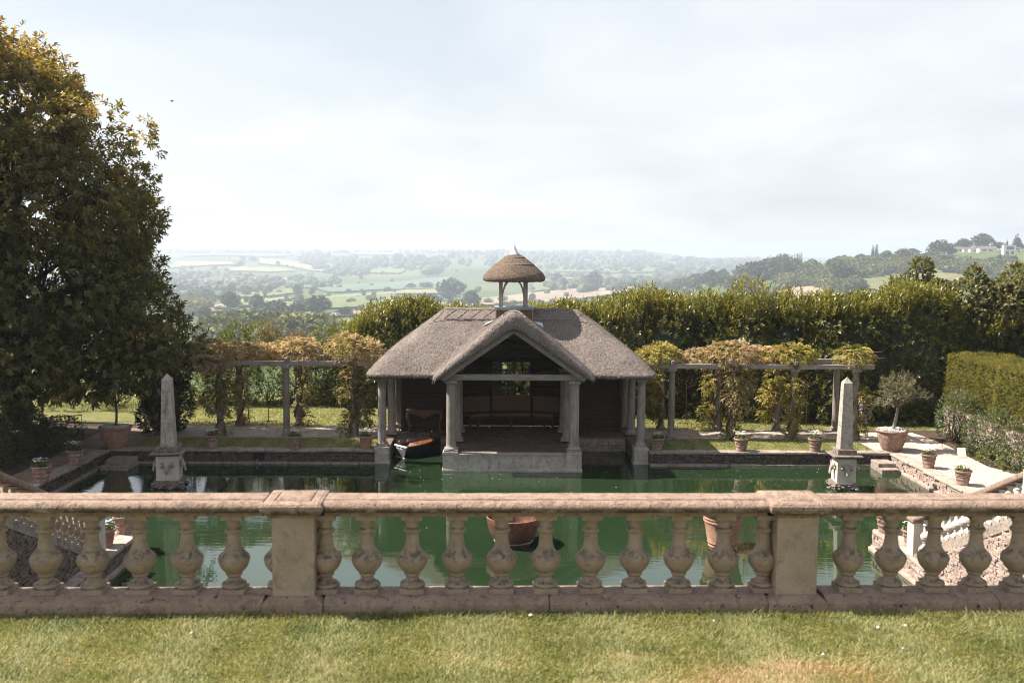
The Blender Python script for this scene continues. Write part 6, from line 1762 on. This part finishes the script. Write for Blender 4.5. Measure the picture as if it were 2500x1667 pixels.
def crown_mesh(name, seed, form='round'):
    rg = np.random.default_rng(seed)
    if form == 'round':
        lob = [(0, 0, .58, .36, .36, .34)] + [(math.cos(a) * .27, math.sin(a) * .27, rg.uniform(.36, .70), .23, .23, .20) for a in np.linspace(0, 6.28, 8)[:-1]] + [(rg.uniform(-.1, .1), rg.uniform(-.1, .1), .80, .22, .22, .18)]
        n = 430
    elif form == 'poplar':
        lob = [(0, 0, z, .5 * (1.05 - abs(z - .45)), .5 * (1.05 - abs(z - .45)), .16) for z in np.linspace(.12, .9, 8)]; n = 260
    else:
        lob = [(0, 0, z, .46 * (1.02 - z), .46 * (1.02 - z), .12) for z in np.linspace(.1, .92, 9)]; n = 380
    P, D = lobes_shoots(lob, n, .55, rg, .3)
    k = 3
    P = np.repeat(P, k, 0) + rg.normal(0, .03, (len(P) * k, 3)); D = np.repeat(D, k, 0)
    D = unit(D + rg.normal(0, .7, D.shape)); U = perp(D, unit(rg.normal(size=D.shape) + np.array([0, 0, 1.])))
    tn = .45 + .25 * vnoise(P, 5., seed) + .2 * rg.normal(size=len(P))
    V, F = leaf_arrays(P, D, U, rg.uniform(.06, .12, len(P)), rg.uniform(.05, .09, len(P)))
    core = I1[0] * np.array([.30, .30, .27]) * (1 + .12 * rg.normal(size=(len(I1[0]), 1))) + np.array([0, 0, .56])
    if form != 'round': core = I1[0] * np.array([.26, .26, .34]) + np.array([0, 0, .45])
    Fc = np.concatenate([I1[1], I1[1][:, 2:3]], 1) + len(V)
    me = bpy.data.meshes.new(name)
    V2 = np.concatenate([V, core])
    # quads with a doubled corner are not allowed: write triangles
    Ft = np.concatenate([F[:, [0, 1, 2]], F[:, [0, 2, 3]], I1[1] + len(V)])
    set_mesh(me, V2, Ft, False, np.concatenate([np.repeat(np.clip(tn, 0, 1), 4), np.full(len(core), .2)]))
    return me
CR = {f: [crown_mesh('crown', 500 + 7 * i + len(f), f) for i in range(5 if f == 'round' else 2)] for f in ('round', 'poplar', 'conifer')}
tk = MB(); tk.lathe([(.05, -.06), (.035, .02), (.026, .2), (.02, .42)], 7)
for a in (0, 2.1, 4.2): tk.tube([(0, 0, .26), (math.cos(a) * .12, math.sin(a) * .12, .42), (math.cos(a) * .22, math.sin(a) * .22, .55)], [.016, .012, .006], 5)
trunk_me = bpy.data.meshes.new('trunk'); trunk_me.from_pydata(tk.v, [], tk.f); trunk_me.materials.append(M['bark'])
for f in CR:
    for me in CR[f]: me.materials.append({'round': M['crown_far'], 'poplar': M['crown_far'], 'conifer': M['crown_conifer']}[f])
def far_tree(name, label, x, y, w, h, form, i, mat=None, group=None):
    t = thing(name, label, 'tree', (x, y, float(terr(x, y)) - .2), random.uniform(0, 6.28), group)
    me = CR[form][i % len(CR[form])]
    if mat is not None: me = me.copy(); me.materials[0] = mat
    c = bpy.data.objects.new('crown', me); link(c, t); c.scale = (w, w, h)
    k = bpy.data.objects.new('trunk', trunk_me); link(k, t); k.scale = (w, w, h)
TL = ['leaning round tree at the left of the pale field below the hill village', 'single open crowned tree on the tan field edge', 'widest tree of the dark group beyond the left pergola', 'middle tree of the dark group beyond the left pergola', 'tall tree at the right end of the dark group beyond the left pergola', 'low round bush standing on the tan strip behind the left hedge', 'tree above the left pergola at the edge of the lower wood', 'tree on the bare ground above the lower wood', 'round tree close beside the big tree crown', 'tree at the upper end of the long hedge on the left', 'lone tree with a visible trunk in the green field', 'small slim tree right of the lone field tree', 'small tree on the hedge right of the left clump', 'dark round tree at the left end of the valley floor', 'tree behind the dark round tree at the far left', 'small round bush in the blue green field', 'first of the twin small trees on the far hedge', 'second of the twin small trees on the far hedge', 'bushy tree beside the big pair near the cupola', 'solitary tree on the pale upper slope', 'smaller solitary tree right of it on the upper slope', 'hazy tree on the high hedge of the left hill', 'pair of merged hazy trees on the high left hill', 'left tree of the hedge clump on the blue green field top', 'right tree of the hedge clump on the blue green field top', 'big spreading tree just left of the cupola', 'shrubby tree below the big spreading tree left of the cupola', 'low trees left of the big spreading tree by the cupola', 'little bush at the roof ridge left of the cupola', 'distant hedge tree left of the cupola on the blue field', 'distant wide hedge tree left of the cupola', 'large dark dome shaped tree in the valley to the right', 'large pale tree in front of the dark dome shaped tree', 'tree right of the dark dome shaped tree', 'tall tree left of the poplar row', 'broad tree near the farm sheds on their left', 'tree at the corner of the green field right of the cupola', 'small far tree on the pale green band', 'smaller far tree on the pale green band', 'rightmost far tree on the pale green band', 'tree rising behind the hedge right of the farm sheds', 'huge round tree on the skyline above the white gabled house', 'tall rounded tree on the skyline left of the white gabled house', 'low domed tree on the right hill skyline', 'broad dark tree on the crest left of the hill houses', 'round bush tree just left of the hill houses', 'low domed tree behind the modern white house', 'yellowish round tree on the right hill slope', 'small dome on the lower crest of the right hill', 'dark wide tree below the hill houses', 'big round tree at the left edge of the hill meadow', 'low tree at the bottom edge of the hill meadow', 'flat topped tree on the middle of the right hill crest', 'tree at the upper corner of the tan field on the right', 'tree on the hedge above the hill meadow']
for i, q in enumerate(TREES):
    yl = 'yellowish' in TL[i] or 'large pale' in TL[i]
    far_tree('field_tree', TL[i], q[0], q[1], q[2] * 1.12, q[3] * 1.1, 'round', i, M['crown_pale'] if yl else None)
PLB = ['leftmost poplar of the row of four beyond the hedge', 'second poplar of the row of four beyond the hedge', 'third poplar of the row of four beyond the hedge', 'rightmost poplar of the row of four beyond the hedge', 'left poplar of the pair on the right hill crest', 'right poplar of the pair on the right hill crest']
for i, q in enumerate(POPLARS): far_tree('poplar', PLB[i], q[0], q[1], q[2] * 1.5, q[3] * (1.25 if i < 4 else 1.6), 'poplar', i)
CLB = ['narrow dark conifer on the skyline near the modern house', 'broad pointed conifer at the right edge of the skyline', 'conifer in the hollow below the modern house']
for i, q in enumerate(CONIFERS): far_tree('conifer', CLB[i], q[0], q[1], q[2], q[3] * 1.1, 'conifer', i)
for q in PURPLE: far_tree('copper_beech', 'purple leaved tree below the modern white house', q[0], q[1], q[2], q[3], 'round', 2, M['crown_purple'])

# houses and sheds
M['render_white'] = mat_plain('white_render', (.70, .68, .65), .8, .2, 0, .1, 1)
M['roof_tile'] = mat_plain('brown_roof_tile', (.16, .11, .09), .9, .1, 0, .2, 1)
M['roof_sheet'] = mat_plain('pale_sheet_roof', (.36, .35, .34), .7, .3, 0, .15, 1)
M['glass_dark'] = mat_plain('dark_window_glass', (.03, .035, .04), .15, .5, 0, .1, 1)
M['shed_wall'] = mat_plain('grey_shed_wall', (.16, .155, .15), .8, .2, 0, .2, 1)
def house(name, label, cat, x, y, w, h, kind, rot=0., group=None):
    t = thing(name, label, cat, (x, y, float(terr(x, y)) - .2), rot, group)
    d = w * .55
    if kind == 'modern':
        build('wall', MB().box(-w / 2, w / 2, 0, d, 0, h), M['render_white'], t, world=False)
        build('roof', MB().box(-w / 2 - .2, w / 2 + .2, -.3, d + .2, h, h + .25), M['render_white'], t, world=False)
        for a, b, z0, z1 in ((-.3, .35, .55, .88), (-.35, -.05, .08, .42), (.08, .38, .08, .42)):
            f = build('window', MB().box(w * a, w * b, -.08, -.003, h * z0, h * z1), M['white_paint'], t, world=False)
            build('pane', MB().box(w * a + .15, w * b - .15, -.12, -.083, h * z0 + .12, h * z1 - .12), M['glass_dark'], f, world=False)
    elif kind == 'shed':
        build('wall', MB().box(-w / 2, w / 2, 0, d, 0, h * .6), M['shed_wall'], t, world=False)
        build('roof', MB().prism([(-.4, h * .6), (d / 2, h), (d + .4, h * .6), (d + .4, h * .55), (d / 2, h * .93), (-.4, h * .55)], 'x', -w / 2 - .4, w / 2 + .4), M['roof_sheet'], t, world=False)
        for i in range(4):
            a = -w * .42 + i * w * .22
            build('door', MB().box(a, a + w * .12, -.1, -.01, 0, h * .45), M['glass_dark'], t, world=False)
    else:
        gable = kind == 'gable'
        e = h * (.45 if gable else .62)
        build('wall', MB().box(-w / 2, w / 2, 0, d, 0, e) if not gable else MB().prism([(-w / 2, 0), (w / 2, 0), (w / 2, e), (0, h), (-w / 2, e)], 'y', 0, d * 1.6), M['render_white'], t, world=False)
        if gable: rf = build('roof', MB().prism([(-w / 2 - .3, e - .1), (0, h + .02), (w / 2 + .3, e - .1), (w / 2 + .3, e + .15), (0, h + .3), (-w / 2 - .3, e + .15)], 'y', -.15, d * 1.6), M['roof_tile'], t, world=False)
        else: rf = build('roof', MB().prism([(-.35, e), (d / 2, h), (d + .35, e)], 'x', -w / 2 - .3, w / 2 + .3), M['roof_tile'], t, world=False)
        build('chimney', MB().box(w * .28, w * .28 + .5, d * .4, d * .4 + .5, h * .7, h * 1.15), M['roof_tile'], rf, world=False)
        for a in ((-.34, .02) if not gable else (-.12,)):
            f = build('window', MB().box(w * a, w * (a + .24), -.06, -.003, e * .4, e * .8), M['white_paint'], t, world=False)
            build('pane', MB().box(w * a + .12, w * (a + .24) - .12, -.09, -.063, e * .4 + .1, e * .8 - .1), M['glass_dark'], f, world=False)
HLB = ['white gabled house among the trees on the right hill', 'long low white house beside the gabled hill house', 'modern white house with large windows on the right hill', 'small white flat roofed wing at the right end of the hill houses', 'low house half hidden left of the white gabled house', 'house with a chimney just left of the white gabled house']
for i, (x, y, w, h, kind) in enumerate(HOUSES): house('hill_house', HLB[i], 'house', x, y, w * 1.15, h * 1.35, kind, -.15)
BLB = ['grey farm shed at the left end of the far farmyard', 'larger pale roofed farm shed in the middle of the far farmyard', 'low farm shed at the right end of the far farmyard']
for i, (x, y, w, h) in enumerate(BARNS): house('farm_shed', BLB[i], 'farm shed', x, y, w * (1.5 if i < 2 else 1.3), h, 'shed', -.2 + .1 * i)
for i, (x, y) in enumerate(COTTAGES):
    house('cottage', 'tiny pale cottage in the hazy village among trees', 'cottage', x, y, random.uniform(11, 17), random.uniform(8, 12), 'long', random.uniform(-.6, .6), 'cottages in the hazy valley village')
mast = thing('radio_mast', 'thin hazy mast on the far left skyline', 'mast', (-1576, 6800, float(terr(-1576, 6800))))
build('pole', MB().tube([(0, 0, 0), (0, 0, 54)], [1.4, .8], 5), M['shed_wall'], mast, world=False)
build('arms', MB().box(-4, 4, -.3, .3, 43, 44).box(-3, 3, -.3, .3, 50, 51), M['shed_wall'], mast, world=False)

# ------------------------------------------------------------------ haze
hz = build('haze', MB().box(-14000, 14000, -1500, 14800, -140, 75), bpy.data.materials.new('haze'))
hz['kind'] = 'stuff'; hz['label'] = 'pale summer haze lying over the valley'
hm = hz.data.materials[0]; hm.use_nodes = True
hm.node_tree.nodes.clear()
ho = hm.node_tree.nodes.new('ShaderNodeOutputMaterial'); pv = hm.node_tree.nodes.new('ShaderNodeVolumePrincipled')
pv.inputs['Color'].default_value = (.78, .88, 1., 1)
pv.inputs['Density'].default_value = HAZE
pv.inputs['Anisotropy'].default_value = .25
hm.node_tree.links.new(pv.outputs[0], ho.inputs['Volume'])
